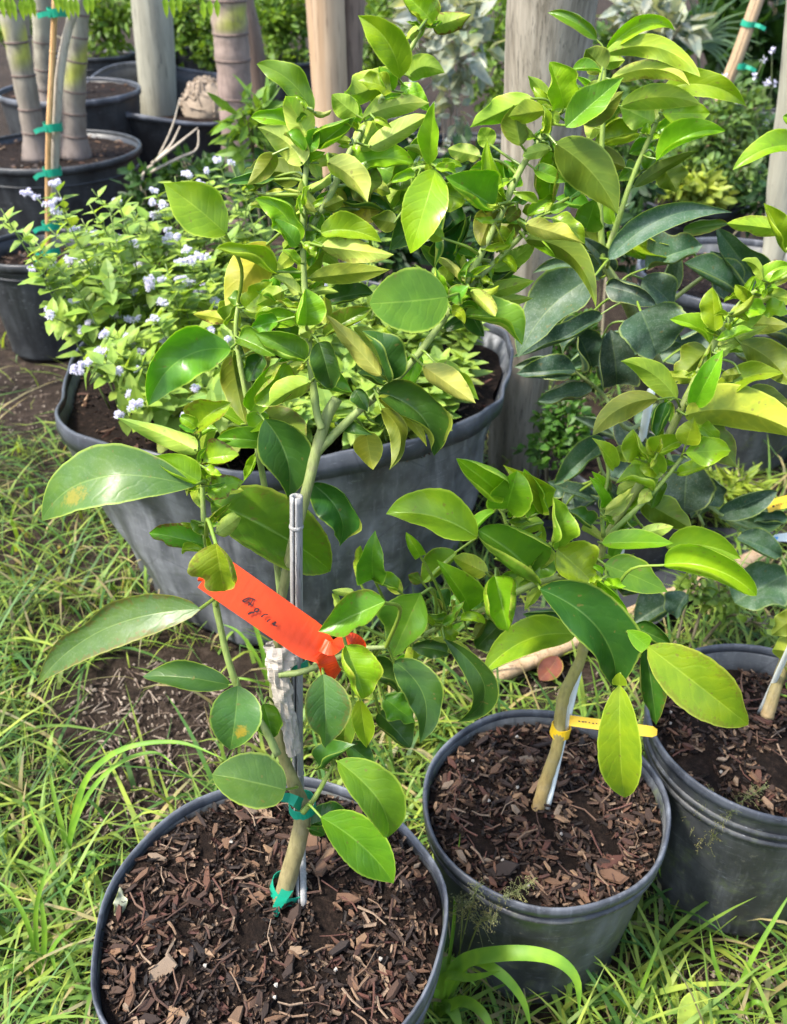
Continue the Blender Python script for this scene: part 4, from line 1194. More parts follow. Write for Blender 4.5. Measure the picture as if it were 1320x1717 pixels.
# orange tag with hand lettering
def orange_tag():
    Yt = .612
    A = at(352, 957, Yt + .01); B = at(548, 1094, Yt - .005)
    v = view_n((A + B) * .5)
    t = (B - A).normalized(); nn = (v - t * v.dot(t)).normalized(); s = t.cross(nn)
    m = mpp(A)
    root = empty('plant_tag', tuple(B), 'bright orange vinyl tag with handwriting, tied to the front plant', 'tag')
    pts = []; ns = []
    for i in range(17):
        q = i / 16
        pts.append(A.lerp(B, q) + nn * (.0014 * math.sin(q * 5)))
        ns.append(nn + s * (.08 * math.sin(q * 3)))
    mb = MB()
    wd = 68 * m
    strip(mb, pts, ns, lambda q: wd * (1 if q < .86 else 1 - 2.2 * (q - .86)), .0005)
    mb.build('band', M['tag'], root, smooth=False)
    # knot and loose ends
    def loop(name, pl, w0, w1, dy):
        P = [at(x, y, Yt + d) for x, y, d in pl]
        C = catmull(P, 5)
        mb = MB()
        strip(mb, C, [view_n(p) + Vector((.2 * math.sin(i * .5), 0, .2 * math.cos(i * .5))) for i, p in enumerate(C)], lambda q: lerp(w0, w1, q), .0005)
        mb.build(name, M['tag'], root, smooth=False)
    loop('knot', [(540, 1082, -.006), (556, 1088, -.012), (570, 1078, -.004), (590, 1070, .006), (606, 1082, .012), (600, 1100, .016)], .012, .008, 0)
    loop('tail', [(540, 1092, -.006), (548, 1105, -.006), (556, 1120, -.004), (566, 1132, .002)], .017, .012, 0)
    loop('tail', [(532, 1102, -.004), (537, 1115, -.006), (541, 1133, -.004)], .006, .002, 0)
    # handwriting: strokes read off the tag
    org = (320, 930); kz = 4.125
    strokes = [
        [(356, 322), (372, 310), (398, 300), (420, 302), (446, 312)], [(358, 326), (380, 322), (402, 306)], [(398, 352), (415, 335), (432, 310)], [(400, 330), (412, 345), (432, 352)],
        [(438, 388), (452, 374), (470, 378), (462, 394), (444, 392), (436, 402), (420, 404), (398, 416)], [(396, 412), (415, 398), (438, 396)],
        [(488, 432), (500, 420), (516, 413), (536, 416)], [(528, 464), (538, 454), (552, 446)], [(566, 482), (572, 474), (588, 466), (580, 482), (570, 486), (582, 490), (598, 494)],
    ]
    P0 = A + nn * .0026
    for st in strokes:
        pl = []
        for x, y in st:
            d = ray(org[0] + x / kz, org[1] + y / kz)
            tt = (P0 - CAM).dot(nn) / d.dot(nn)
            pl.append(CAM + d * tt)
        C = catmull(pl, 4)
        mb = MB(); strip(mb, C, nn, lambda q: .0011 * (1.25 - .6 * q), .0003)
        mb.build('handwriting', M['ink'], root, smooth=False)
    # far end knot by the leaf
    mb = MB()
    q = at(339, 968, Yt + .012)
    band(mb, q, RGT, .0030, .005)
    mb.build('end_knot', M['tag'], root, smooth=False)
orange_tag()

# second plant: white stake, yellow ring and printed strip
def white_stake(name, label, a, b, r):
    mb = MB(); tube(mb, catmull([a, (a + b) * .5, b], 4), r, r, 10)
    o = mb.build(name, M['white'], None, tuple(a)); tag(o, label, 'stake', 'white plastic stakes')
def y2(x, y, d): return at(x, y, Y2(x, y) + d)
white_stake('white_stake', 'thin white stake behind the yellow ring in the chip pot', ath(918, 1355, .226), y2(972, 1120, .012), .0036)
white_stake('white_stake', 'thin white stake leaning in the scuffed pot at the right edge', ath(1272, 1200, .225), at(1345, 1040, .80), .0034)
white_stake('white_stake', 'white stake tip showing among the dusty leaves right of the post', Vector((at(1085, 790, 1.22).x, 1.30, 0)), at(1092, 655, 1.12), .0055)
def yellow_tag():
    c = y2(940, 1224, .003)
    root = empty('plant_label', tuple(c), 'yellow ring and printed strip on the trunk in the chip pot', 'label')
    mb = MB(); band(mb, c, (Z + Vector((.15, .1, 0))).normalized(), .0115, .014)
    mb.build('ring', M['yellow'], root, smooth=False)
    A = y2(955, 1208, .0); B = y2(1102, 1228, -.035)
    v = view_n((A + B) * .5)
    C = catmull([A, A.lerp(B, .35) + v * .004, A.lerp(B, .7) + v * .003, B], 6)
    mb = MB(); strip(mb, C, v, lambda q: .0125 * (1 if q < .93 else 1.1 - 8 * (q - .93)), .0006)
    mb.build('strip', M['yellow'], root, smooth=False)
    t = (B - A).normalized(); s = t.cross((v - t * v.dot(t)).normalized())
    x = .10
    while x < .62:          # print too small to read: short ink marks
        i = int(x * (len(C) - 1)); p = C[i].lerp(C[i + 1], x * (len(C) - 1) - i) + v * .0012 + s * (-.0004)
        wl = rnd(.0012, .0030)
        mb = MB(); strip(mb, [p, p + t * wl * .5 + s * rnd(-.0006, .0006), p + t * wl], v, rnd(.0010, .0016), .0002)
        mb.build('print', M['ink'], root, smooth=False)
        x += rnd(.028, .05)
yellow_tag()
def right_labels():
    Y = 1.16
    A = at(1286, 850, Y); B = at(1350, 832, Y)
    v = view_n(A)
    root = empty('plant_label', tuple(B), 'yellow printed strip label at the right edge among dark leaves', 'label')
    mb = MB(); strip(mb, [A, (A + B) * .5, B], v, .0175); mb.build('strip', M['yellow'], root, smooth=False)
    t = (B - A).normalized(); s = t.cross((v - t * v.dot(t)).normalized())
    up = s if s.z > 0 else -s
    for i in range(3):                 # the letters www.
        p = A.lerp(B, .24 + .12 * i) + v * .001 - up * .003
        h = .0034; w_ = .0045
        zz = [p + up * h, p + t * w_ * .25, p + t * w_ * .5 + up * h * .8, p + t * w_ * .75, p + t * w_ + up * h]
        mb = MB(); strip(mb, zz, v, .0006, .0002); mb.build('letter', M['ink'], root, smooth=False)
    p = A.lerp(B, .14) + v * .001 - up * .0015
    mb = MB(); strip(mb, [p, p + t * .003], v, .003, .0002); mb.build('print', M['ink'], root, smooth=False)
    A = at(1288, 902, Y); B = at(1345, 900, Y)
    root = empty('plant_label', tuple(B), 'blue and white label corner at the right edge', 'label')
    mb = MB(); strip(mb, [A, A.lerp(B, .3), B], v, lambda q: .004 + .014 * q, .0005); mb.build('card', M['white'], root, smooth=False)
    off = v * .001
    C = [A + off, A.lerp(B, .25) + off - Vector((0, 0, .001)), A.lerp(B, .55) + off - Vector((0, 0, .004))]
    mb = MB(); strip(mb, C, v, .0045, .0003); mb.build('print', M['blue'], root, smooth=False)
right_labels()

# ------------------------------------------------------------------ posts and trunks behind
def post(name, label, cat, pts, r0, r1, mat, rough=.02, rfun=None, seg=28, tint=(.4, .35, .3), tint2=None, group=None, part='shaft'):
    root = empty(name, tuple(pts[0]), label, cat, group)
    mb = MB(); C = catmull(pts, 10)
    tube(mb, C, r0, r1, seg, tint, tint2, rough, rfun)
    mb.build(part, M[mat], root)
    return root, C
gp0 = at(862, 800, 1.95); gp0.z = -.02
post('wooden_post', 'weathered grey round wooden post behind the right plants', 'post', [gp0, at(880, 500, 1.93), at(905, 250, 1.90), at(926, 0, 1.87), at(940, -180, 1.85)], .064, .085, 'post')
tb = at(566, 330, 3.2); tb.z = 0
post('tree_trunk', 'smooth tan peeled trunk at top centre', 'tree', [tb, at(556, 200, 3.2), at(545, 0, 3.2), at(535, -150, 3.2)], .052, .062, 'peeled', part='trunk')
tb = at(592, 330, 3.25); tb.z = 0
post('tree_trunk', 'darker brown trunk pressed against the tan peeled trunk', 'tree', [tb, at(585, 200, 3.26), at(588, 0, 3.28), at(592, -150, 3.3)], .042, .046, 'brown', part='trunk')
tb = at(262, 200, 5.0); tb.z = 0
post('tree_trunk', 'pale grey-green trunk behind the sagging black pot', 'tree', [tb, at(262, 110, 5.0), at(254, 0, 5.0), at(248, -100, 5.0)], .088, .098, 'greypost', part='trunk')
tb = at(445, 220, 4.3); tb.z = 0
post('tree_trunk', 'brown rough trunk leaning behind the pink ringed palm', 'tree', [tb, at(425, 100, 4.3), at(405, 0, 4.3), at(395, -80, 4.3)], .05, .05, 'brown', part='trunk')
tb = at(1290, 470, 2.3); tb.z = 0
post('tree_trunk', 'pale pinkish trunk at the right edge behind the bright leaves', 'tree', [tb, at(1298, 440, 2.3), at(1312, 290, 2.3), at(1330, 150, 2.3), at(1345, -20, 2.3)], .034, .030, 'greypost', part='trunk')

def palm(label, pts, r0, r1, rings, yellow=(), pink=False):
    root = empty('palm_tree', tuple(pts[0]), label, 'palm', 'ringed palm trunks')
    C = catmull(pts, 12); n = len(C)
    mb = MB()
    base = (.22, .15, .135) if pink else (.19, .15, .13)
    up = (.33, .33, .23) if not pink else (.34, .27, .22)
    tube(mb, C, r0, r1, 26, base, up, .07, lambda s: 1 + .03 * math.sin(s * 47) + .45 * max(0, (.16 - s) / .16) ** 2)
    # yellow-green patches are real bark colour: tint the vertices by height
    zs = [i // 26 for i in range(len(mb.v))]
    for idx in range(len(mb.v)):
        s = zs[idx] / max(1, n - 1)
        for a, b in yellow:
            if a < s < b:
                k = min(1, 4 * min(s - a, b - s) / (b - a)) * (.5 + .5 * math.sin(idx * .5))
                t = mb.tint[idx]
                mb.tint[idx] = (lerp(t[0], .36, k), lerp(t[1], .38, k), lerp(t[2], .06, k), 0)
    mb.build('trunk', M['trunk'], root)
    for s in rings:
        x = s * (n - 1); i = min(n - 2, int(x)); p = C[i].lerp(C[i + 1], x - i); t = (C[i + 1] - C[i]).normalized()
        r = lerp(r0, r1, s) * (1 + .45 * max(0, (.16 - s) / .16) ** 2) * 1.015
        mb = MB(); tube(mb, [p - t * .004, p - t * .002, p + t * .002, p + t * .004], r, r, 26, (.15, .105, .085), None, .05, lambda q: 1 + .045 * math.sin(math.pi * q), False)
        mb.build('leaf_scar', M['trunk'], root)
zl = .315
def pb2(px, py, Y, h): p = at(px, py, Y); p.z = h; return p
palm('ringed yellow-green palm trunk leaning left, nearest in the palm pot', [pb2(62, 255, 3.66, zl), at(48, 170, 3.66), at(28, 70, 3.66), at(8, -20, 3.66), at(-5, -90, 3.66)],  .041, .039, (.12, .22, .36, .50, .64, .78, .90), ((.38, .6), (.64, .78)))
palm('straight ringed palm trunk right of the thin sapling', [pb2(124, 248, 3.70, zl), at(124, 170, 3.70), at(128, 80, 3.70), at(131, 0, 3.70), at(132, -80, 3.70)],  .044, .035, (.10, .20, .30, .44, .56, .68, .82), ((.30, .56),))
palm('pale ringed palm trunk in shade behind the thin sapling', [pb2(78, 185, 4.3, .40), at(74, 120, 4.3), at(70, 40, 4.3), at(66, -60, 4.3)], .040, .034, (.15, .35, .55, .75))
palm('slim ringed palm trunk between the two nearest palm trunks', [pb2(52, 190, 4.45, .40), at(40, 90, 4.45), at(34, 0, 4.45), at(28, -60, 4.45)], .036, .030, (.2, .45, .7))
palm('pinkish ringed palm trunk left of the tan peeled trunk', [pb2(400, 300, 3.9, 0), at(397, 220, 3.9), at(392, 120, 3.9), at(384, 20, 3.9), at(378, -80, 3.9)], .058, .070, (.2, .38, .55, .66, .8, .92), ((.66, .8),), True)

# thin sapling and its cane
sp = at(88, 436, 2.68)
sroot, SC = post('sapling', 'thin grey sapling stem tied with green tape in the left pot', 'tree', [at(86, 440, 2.68), at(86, 380, 2.68), at(92, 260, 2.68), at(98, 150, 2.68), at(112, 60, 2.68), at(135, -5, 2.68), at(150, -60, 2.68)], .0150, .009, 'sapling', rough=.12, seg=12, part='stem')
cp0 = at(76, 430, 2.66); cp0.z = .24
bamboo('cane_stake', 'slim orange cane tied beside the thin sapling at left', [cp0, at(81, 260, 2.655), at(88, 100, 2.66), at(93, -10, 2.66)], .0075, .0075, (.4, .7), 'cane')
for y, x in ((20, 96), (212, 89), (287, 88), (377, 86), (420, 86)):
    p = at(x, y, 2.665)
    root = empty('green_tie', tuple(p), 'green tape tie on the thin sapling, %s' % {20: 'at the top of the picture', 212: 'in front of the palm trunk bases', 287: 'level with the palm pot rim', 377: 'above the mulch', 420: 'lowest, at the mulch'}[y], 'tie', 'green ties on the sapling')
    mb = MB(); band(mb, p, Z, .024, .020, .001); mb.build('loop', M['tie'], root, smooth=False)
    mb = MB(); strip(mb, [p + Vector((-.01, -.024, 0)), p + Vector((-.03, -.03, -.003)), p + Vector((-.042, -.03, -.012 + rnd(-.01, .01)))], Vector((0, -1, .2)), .012); mb.build('tail', M['tie'], root, smooth=False)

# tall tan stake, upper right
sA = at(1195, 215, 3.45); sA.z = .28 if False else sA.z
s0 = at(1172, 300, 3.45); s0.z = .0
bamboo('wooden_stake', 'tall leaning tan wooden stake with green ties at upper right', [s0, at(1200, 200, 3.45), at(1240, 85, 3.45), at(1275, -15, 3.45), at(1295, -80, 3.45)], .021, .021, (), 'tan')
for x, y, lab in ((1255, 40, 'upper green tie on the tall tan stake'), (1240, 110, 'lower green tie on the tall tan stake')):
    p = at(x, y, 3.45)
    root = empty('green_tie', tuple(p), lab, 'tie', 'green ties on the tall stake')
    mb = MB(); band(mb, p, (at(1275, -15, 3.45) - at(1240, 85, 3.45)).normalized(), .0235, .018, .001); mb.build('loop', M['tie'], root, smooth=False)
    mb = MB(); strip(mb, [p + Vector((.015, -.02, 0)), p + Vector((.03, -.03, -.004)), p + Vector((.048, -.03, -.012))], Vector((0, -1, .2)), .012); mb.build('tail', M['tie'], root, smooth=False)

# pole lying on the ground between the pots
def lying_pole():
    a = ath(800, 1150, .03); b = ath(1290, 925, .03)
    root = empty('bamboo_pole', tuple(a), 'long tan bamboo pole lying on the ground behind the chip pot', 'pole')
    C = catmull([a, a.lerp(b, .33), a.lerp(b, .66), b], 8)
    mb = MB(); tube(mb, C, .013, .018, 16, rough=.06); mb.build('cane', M['tan'], root)
    for s in (.2, .42, .64, .86):
        i = int(s * (len(C) - 1)); t = (b - a).normalized(); p = C[i]
        mb = MB(); tube(mb, [p - t * .006, p, p + t * .006], lerp(.013, .018, s) * 1.02, lerp(.013, .018, s) * 1.02, 16, rfun=lambda q: 1 + .08 * math.sin(math.pi * q), cap=False)
        mb.build('node_ring', M['tan'], root)
lying_pole()

# dry root ball in the sagging pot
def root_ball():
    c = at(345, 150, 4.62)
    root = empty('root_ball', (c.x, c.y, c.z - .06), 'pale dry tangled root ball inside the sagging black pot', 'root ball')
    mb = MB()
    for i in range(24):
        for k in range(16):
            a = 2 * math.pi * i / 24; e = math.pi / 2 * k / 15
            r = .115 * (1 + .16 * mnoise.noise(Vector((math.cos(a) * 3, math.sin(a) * 3, e * 3))))
            mb.pt((c.x + r * math.cos(a) * math.cos(e), c.y + r * math.sin(a) * math.cos(e), c.z - .10 + 1.25 * r * math.sin(e)))
    for i in range(24):
        for k in range(15):
            mb.f.append((i * 16 + k, ((i + 1) % 24) * 16 + k, ((i + 1) % 24) * 16 + k + 1, i * 16 + k + 1))
    mb.build('core', M['root'], root)
    for j in range(70):
        a = rnd(0, 6.28); e = rnd(.1, 1.3); da = rnd(-1.2, 1.2); de = rnd(-.6, .6)
        pts = []
        for s in range(4):
            aa = a + da * s / 3; ee = e + de * s / 3
            r = .120 * (1 + .16 * mnoise.noise(Vector((math.cos(aa) * 3, math.sin(aa) * 3, ee * 3))))
            pts.append(Vector((c.x + r * math.cos(aa) * math.cos(ee), c.y + r * math.sin(aa) * math.cos(ee), c.z - .10 + 1.25 * r * math.sin(ee))))
        mb = MB(); tube(mb, catmull(pts, 3), rnd(.003, .006), .002, 5); mb.build('root', M['root'], root)
root_ball()

# ------------------------------------------------------------------ small leaves
def small_leaf(mb, p, d, n, L, W, tint, droop=.1):
    """a five-point folded leaf; tints jitter per leaf"""
    d = d.normalized(); n = (n - d * n.dot(d)).normalized(); s = d.cross(n)
    k = rnd(.75, 1.25); t = (tint[0] * k, tint[1] * k, tint[2] * k * rnd(.8, 1.2), 0)
    q = [p, p + d * (L * .35) + s * (W * .5) + n * (W * .10), p + d * (L * .4) - n * (W * .03), p + d * (L * .35) - s * (W * .5) + n * (W * .10),
         p + d * (L * .75) + s * (W * .3) - n * (L * droop * .4), p + d * (L * .75) - s * (W * .3) - n * (L * droop * .4), p + d * L - n * (L * droop)]
    i = [mb.pt(x, t) for x in q]
    mb.f += [(i[0], i[1], i[2]), (i[0], i[2], i[3]), (i[1], i[4], i[2]), (i[2], i[4], i[6], i[5]), (i[2], i[5], i[3])]

def rv():
    v = Vector((rnd(-1, 1), rnd(-1, 1), rnd(-1, 1)))
    return v.normalized() if v.length > .01 else Vector((1, 0, 0))

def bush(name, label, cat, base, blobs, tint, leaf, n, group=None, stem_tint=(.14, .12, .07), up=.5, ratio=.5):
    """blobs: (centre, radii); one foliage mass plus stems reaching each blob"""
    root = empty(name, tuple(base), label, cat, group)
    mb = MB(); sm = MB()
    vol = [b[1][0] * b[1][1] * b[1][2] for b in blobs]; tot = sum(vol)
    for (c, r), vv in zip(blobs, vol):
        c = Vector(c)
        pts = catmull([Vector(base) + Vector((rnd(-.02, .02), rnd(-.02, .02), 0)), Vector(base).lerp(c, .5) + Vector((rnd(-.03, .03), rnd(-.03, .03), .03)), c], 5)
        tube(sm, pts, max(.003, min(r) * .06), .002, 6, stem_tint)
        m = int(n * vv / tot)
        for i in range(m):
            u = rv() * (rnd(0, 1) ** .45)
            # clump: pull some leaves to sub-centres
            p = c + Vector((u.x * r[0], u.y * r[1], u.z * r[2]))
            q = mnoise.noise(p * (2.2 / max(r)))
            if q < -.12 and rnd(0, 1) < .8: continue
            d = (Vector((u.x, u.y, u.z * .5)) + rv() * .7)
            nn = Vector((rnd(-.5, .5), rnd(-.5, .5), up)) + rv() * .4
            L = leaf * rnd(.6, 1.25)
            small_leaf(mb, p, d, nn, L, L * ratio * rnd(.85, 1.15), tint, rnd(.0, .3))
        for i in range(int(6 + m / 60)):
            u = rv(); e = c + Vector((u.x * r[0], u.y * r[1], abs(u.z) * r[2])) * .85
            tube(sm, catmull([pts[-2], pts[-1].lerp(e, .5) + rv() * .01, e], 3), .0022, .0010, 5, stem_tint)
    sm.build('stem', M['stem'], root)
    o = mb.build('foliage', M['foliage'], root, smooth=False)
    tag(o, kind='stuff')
    return root

def blob(px, py, Y, rx, rz, ry=None):
    p = at(px, py, Y); m = mpp(p)
    return (p, (rx * m, (ry or (rx + rz) * .5) * m, rz * m))

def gbase(px, py, Y, h=0.0):
    p = at(px, py, Y); p.z = h
    return p

# background greenery: each bush a thing of its own
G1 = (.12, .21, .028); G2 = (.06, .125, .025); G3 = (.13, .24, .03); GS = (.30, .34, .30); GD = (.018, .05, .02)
bush('shrub', 'small-leaved yellow-green shrub behind the pale grey-green trunk', 'shrub', gbase(320, 130, 6.6, .3), [blob(325, 60, 6.4, 45, 48), blob(300, 20, 6.5, 60, 40), blob(360, 85, 6.3, 30, 26)], G1, .06, 2200)
bush('shrub', 'small-leaved green shrub left of the tan peeled trunk', 'shrub', gbase(470, 120, 6.0, .3), [blob(465, 55, 6.0, 48, 50), blob(480, 15, 6.1, 60, 45), blob(500, 100, 5.9, 25, 22)], G1, .055, 2200)
bush('shrub', 'green shrub behind the palm trunks near the left edge', 'shrub', gbase(165, 110, 6.2, .3), [blob(175, 55, 6.2, 40, 45), blob(190, 20, 6.2, 50, 35), blob(20, 30, 6.5, 60, 40)], G1, .06, 1800)
bush('shrub', 'bright green shrub right of the brown trunk', 'shrub', gbase(640, 190, 4.2, .3), [blob(635, 90, 4.2, 35, 70), blob(655, 30, 4.3, 45, 45), blob(830, 60, 4.6, 30, 60), blob(820, 150, 4.4, 25, 40)], G1, .045, 2000)
bush('silver_shrub', 'silver-leaved shrub with pale trunk at top centre right', 'shrub', gbase(757, 300, 3.6, .0), [blob(720, 60, 3.6, 50, 55), blob(775, 80, 3.5, 45, 60), blob(740, 10, 3.6, 60, 40), blob(760, 170, 3.5, 28, 45), blob(700, 240, 3.6, 28, 25), blob(765, 255, 3.5, 25, 22)], GS, .075, 620, stem_tint=(.34, .29, .25), ratio=.55)
bush('silver_shrub', 'grey silver-leaved shrub above the fan palm', 'shrub', gbase(1090, 190, 4.4, .0), [blob(1085, 25, 4.4, 55, 30), blob(1130, 45, 4.3, 40, 22), blob(1060, 70, 4.4, 25, 30)], (.26, .29, .25), .10, 260, ratio=.4)
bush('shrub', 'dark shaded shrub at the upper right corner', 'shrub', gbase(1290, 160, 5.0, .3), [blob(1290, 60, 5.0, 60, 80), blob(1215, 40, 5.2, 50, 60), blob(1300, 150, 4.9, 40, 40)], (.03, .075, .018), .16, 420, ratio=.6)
bush('weed', 'tall weeds with tiny white flowers in the black pot, upper right', 'plant', gbase(1165, 345, 3.2, .28), [blob(1190, 230, 3.2, 60, 60), blob(1235, 200, 3.25, 50, 60), blob(1160, 290, 3.15, 65, 40), blob(1230, 300, 3.1, 50, 40)], (.11, .19, .05), .035, 2600)
bush('weed', 'yellow-green leafy weed over the front of the black pot, upper right', 'plant', gbase(1160, 330, 3.0, .28), [blob(1150, 310, 3.0, 55, 22), blob(1180, 325, 2.98, 40, 16)], (.24, .31, .05), .05, 420)
bush('weed', 'low round-leaved weeds at the foot of the round post', 'plant', gbase(930, 740, 1.75), [blob(945, 700, 1.70, 50, 42), blob(930, 750, 1.65, 60, 25), blob(985, 620, 1.9, 35, 40), blob(960, 560, 2.1, 40, 50)], (.07, .17, .025), .022, 1500, ratio=.75)
bush('weed', 'yellow-green weed tuft in front of the bluish pot, right side', 'plant', gbase(1210, 850, 1.75), [blob(1200, 830, 1.72, 40, 28), blob(1240, 815, 1.74, 40, 22)], (.22, .30, .04), .045, 500, ratio=.18, up=.1)
bush('weed', 'small leafy weed with pale flower behind the scuffed pot', 'plant', gbase(1160, 1000, 1.3), [blob(1165, 985, 1.28, 26, 34), blob(1215, 1000, 1.3, 45, 30), blob(1270, 1045, 1.2, 40, 12)], (.17, .27, .05), .022, 330, ratio=.55)
bush('shrub', 'shaded green plants behind the round post and fan palm', 'shrub', gbase(1040, 260, 4.0), [blob(1030, 110, 4.6, 40, 80), blob(1060, 250, 3.6, 50, 50), blob(1100, 170, 4.2, 50, 50)], G2, .06, 1300)
bush('shrub', 'leafy green shoots left of the pinkish palm trunk foot', 'plant', gbase(425, 300, 2.5), [blob(420, 215, 2.5, 38, 45), blob(440, 185, 2.5, 25, 25)], (.13, .24, .03), .07, 170, ratio=.32)
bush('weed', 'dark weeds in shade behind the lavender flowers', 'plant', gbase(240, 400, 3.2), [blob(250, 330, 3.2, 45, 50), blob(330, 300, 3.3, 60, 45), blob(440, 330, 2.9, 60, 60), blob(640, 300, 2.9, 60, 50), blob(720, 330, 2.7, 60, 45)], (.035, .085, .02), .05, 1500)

bush('shade_filler', 'dark leaf filler added for the shade behind the crowns at upper centre', 'plant', gbase(640, 360, 2.9), [blob(470, 300, 3.0, 55, 50), blob(560, 350, 2.7, 60, 50), blob(640, 260, 3.4, 60, 45), blob(720, 390, 2.6, 70, 50), blob(800, 300, 3.1, 55, 60), blob(830, 420, 2.5, 40, 60), blob(650, 420, 2.5, 60, 40)], (.022, .06, .018), .05, 3000)  # leaves added over the bare dirt; their dark tint stands for deep shade
bush('shade_filler', 'dark leaf filler added for the shade between the round post and the black weed pot', 'plant', gbase(1040, 400, 2.5), [blob(1030, 400, 2.5, 45, 60), blob(1050, 320, 2.9, 50, 50), blob(1290, 330, 3.0, 40, 60), blob(1270, 250, 3.6, 50, 50)], (.025, .065, .02), .05, 1700)  # more added leaves, tinted dark to carry the shade right of the post
# fan palm behind, each leaflet a piece
def fan_palm():
    c = at(1168, 70, 4.4)
    root = empty('fan_palm', tuple(gbase(1168, 200, 4.4)), 'blue-green fan palm leaf with thin radiating fingers at upper right', 'palm')
    m = mpp(c)
    mb = MB(); tube(mb, catmull([Vector(root.location), at(1172, 150, 4.45), c], 6), .008, .005, 8, (.12, .2, .08)); mb.build('leaf_stalk', M['stem'], root)
    for i in range(30):
        a = math.radians(-35 + 250 * i / 29) + math.pi
        L = rnd(75, 105) * m
        d = Vector((math.cos(a), rnd(-.35, .05), -math.sin(a) if False else math.sin(a + math.pi)))
        mb = MB()
        pts = [c, c + d * L * .5 + Vector((0, 0, .01)), c + d * L - Vector((0, 0, .02 + rnd(0, .03)))]
        strip(mb, catmull(pts, 4), Vector((0, -1, .4)), lambda q: .016 * (1 - q) + .002, .0008, (.11, .19, .10))
        mb.build('leaflet', M['foliage'], root, smooth=False)
fan_palm()

# hanging feathery fronds at the top left
def frond(label, pts):
    P = [at(x, y, 2.5) for x, y in pts]
    root = empty('frond', tuple(P[0]), label, 'frond', 'feathery fronds')
    C = catmull(P, 3)
    mb = MB(); tube(mb, C, .0022, .001, 5, (.2, .3, .05)); mb.build('midrib', M['stem'], root)
    for i in range(1, len(C) - 1):
        if rnd(0, 1) < .2: continue
        t = (C[i + 1] - C[i]).normalized()
        for s in ((-1,) if i % 2 else (-1, 1)):
            d = Vector((.25 * s, 0, -1)) + t * .2 if s < 0 else Vector((.3, -.2, .7)) + t * .2
            mb = MB(); small_leaf(mb, C[i], d, Vector((0, -1, .3)), .045 * rnd(.8, 1.2), .016, (.22, .36, .03))
            mb.build('leaflet', M['foliage'], root, smooth=False)
frond('bright feathery frond hanging at the top edge, right of the pale trunk', [(265, -14), (300, -6), (340, -2), (375, -4)])
frond('bright feathery frond hanging at the top edge over the sapling', [(85, -18), (110, -8), (135, -6), (160, -12)])
frond('bright feathery frond hanging at the top left corner', [(-10, -12), (20, -6), (40, -4), (60, -10)])

# bare dry twigs
def dry_twigs():
    b = gbase(238, 330, 3.2)
    root = empty('dry_twig', tuple(b), 'bare pale dry twigs standing before the sagging pot', 'twig')
    for pl in ([(238, 310), (262, 270), (288, 215), (302, 165)], [(262, 270), (300, 240), (332, 214)], [(250, 290), (300, 265), (330, 250), (333, 218)], [(255, 275), (285, 245), (302, 212)]):
        P = [at(x, y, 3.2 + .03 * i) for i, (x, y) in enumerate(pl)]
        if pl[0] == (238, 310): P = [b] + P
        mb = MB(); tube(mb, catmull(P, 5), .006, .0022, 6, (.42, .36, .28)); mb.build('branchlet', M['stem'], root)
dry_twigs()

# ------------------------------------------------------------------ lavender flowers in the big pot
HEADS = [(61, 331), (82, 341), (92, 307), (195, 338), (127, 385), (157, 392), (186, 409), (223, 409), (258, 319), (273, 345), (310, 291), (349, 285), (336, 306), (366, 269), (387, 273), (291, 408), (300, 398), (282, 396), (331, 428), (320, 436), (111, 432), (139, 436), (88, 442), (75, 444),
         (124, 505), (80, 528), (86, 516), (152, 543), (192, 529), (218, 536), (261, 534), (214, 564), (268, 567), (244, 585), (235, 592), (274, 508), (223, 490), (338, 491), (345, 482), (359, 510), (139, 613), (134, 622), (147, 608), (204, 621), (218, 660), (220, 679), (210, 684), (328, 653), (326, 684), (199, 696), (366, 672),
         (385, 568), (545, 478), (572, 482), (592, 536), (622, 345), (779, 442), (760, 430), (420, 300), (250, 540), (176, 560), (300, 470), (240, 440), (300, 610), (170, 590), (178, 470), (252, 470), (395, 450), (330, 560), (270, 640)]
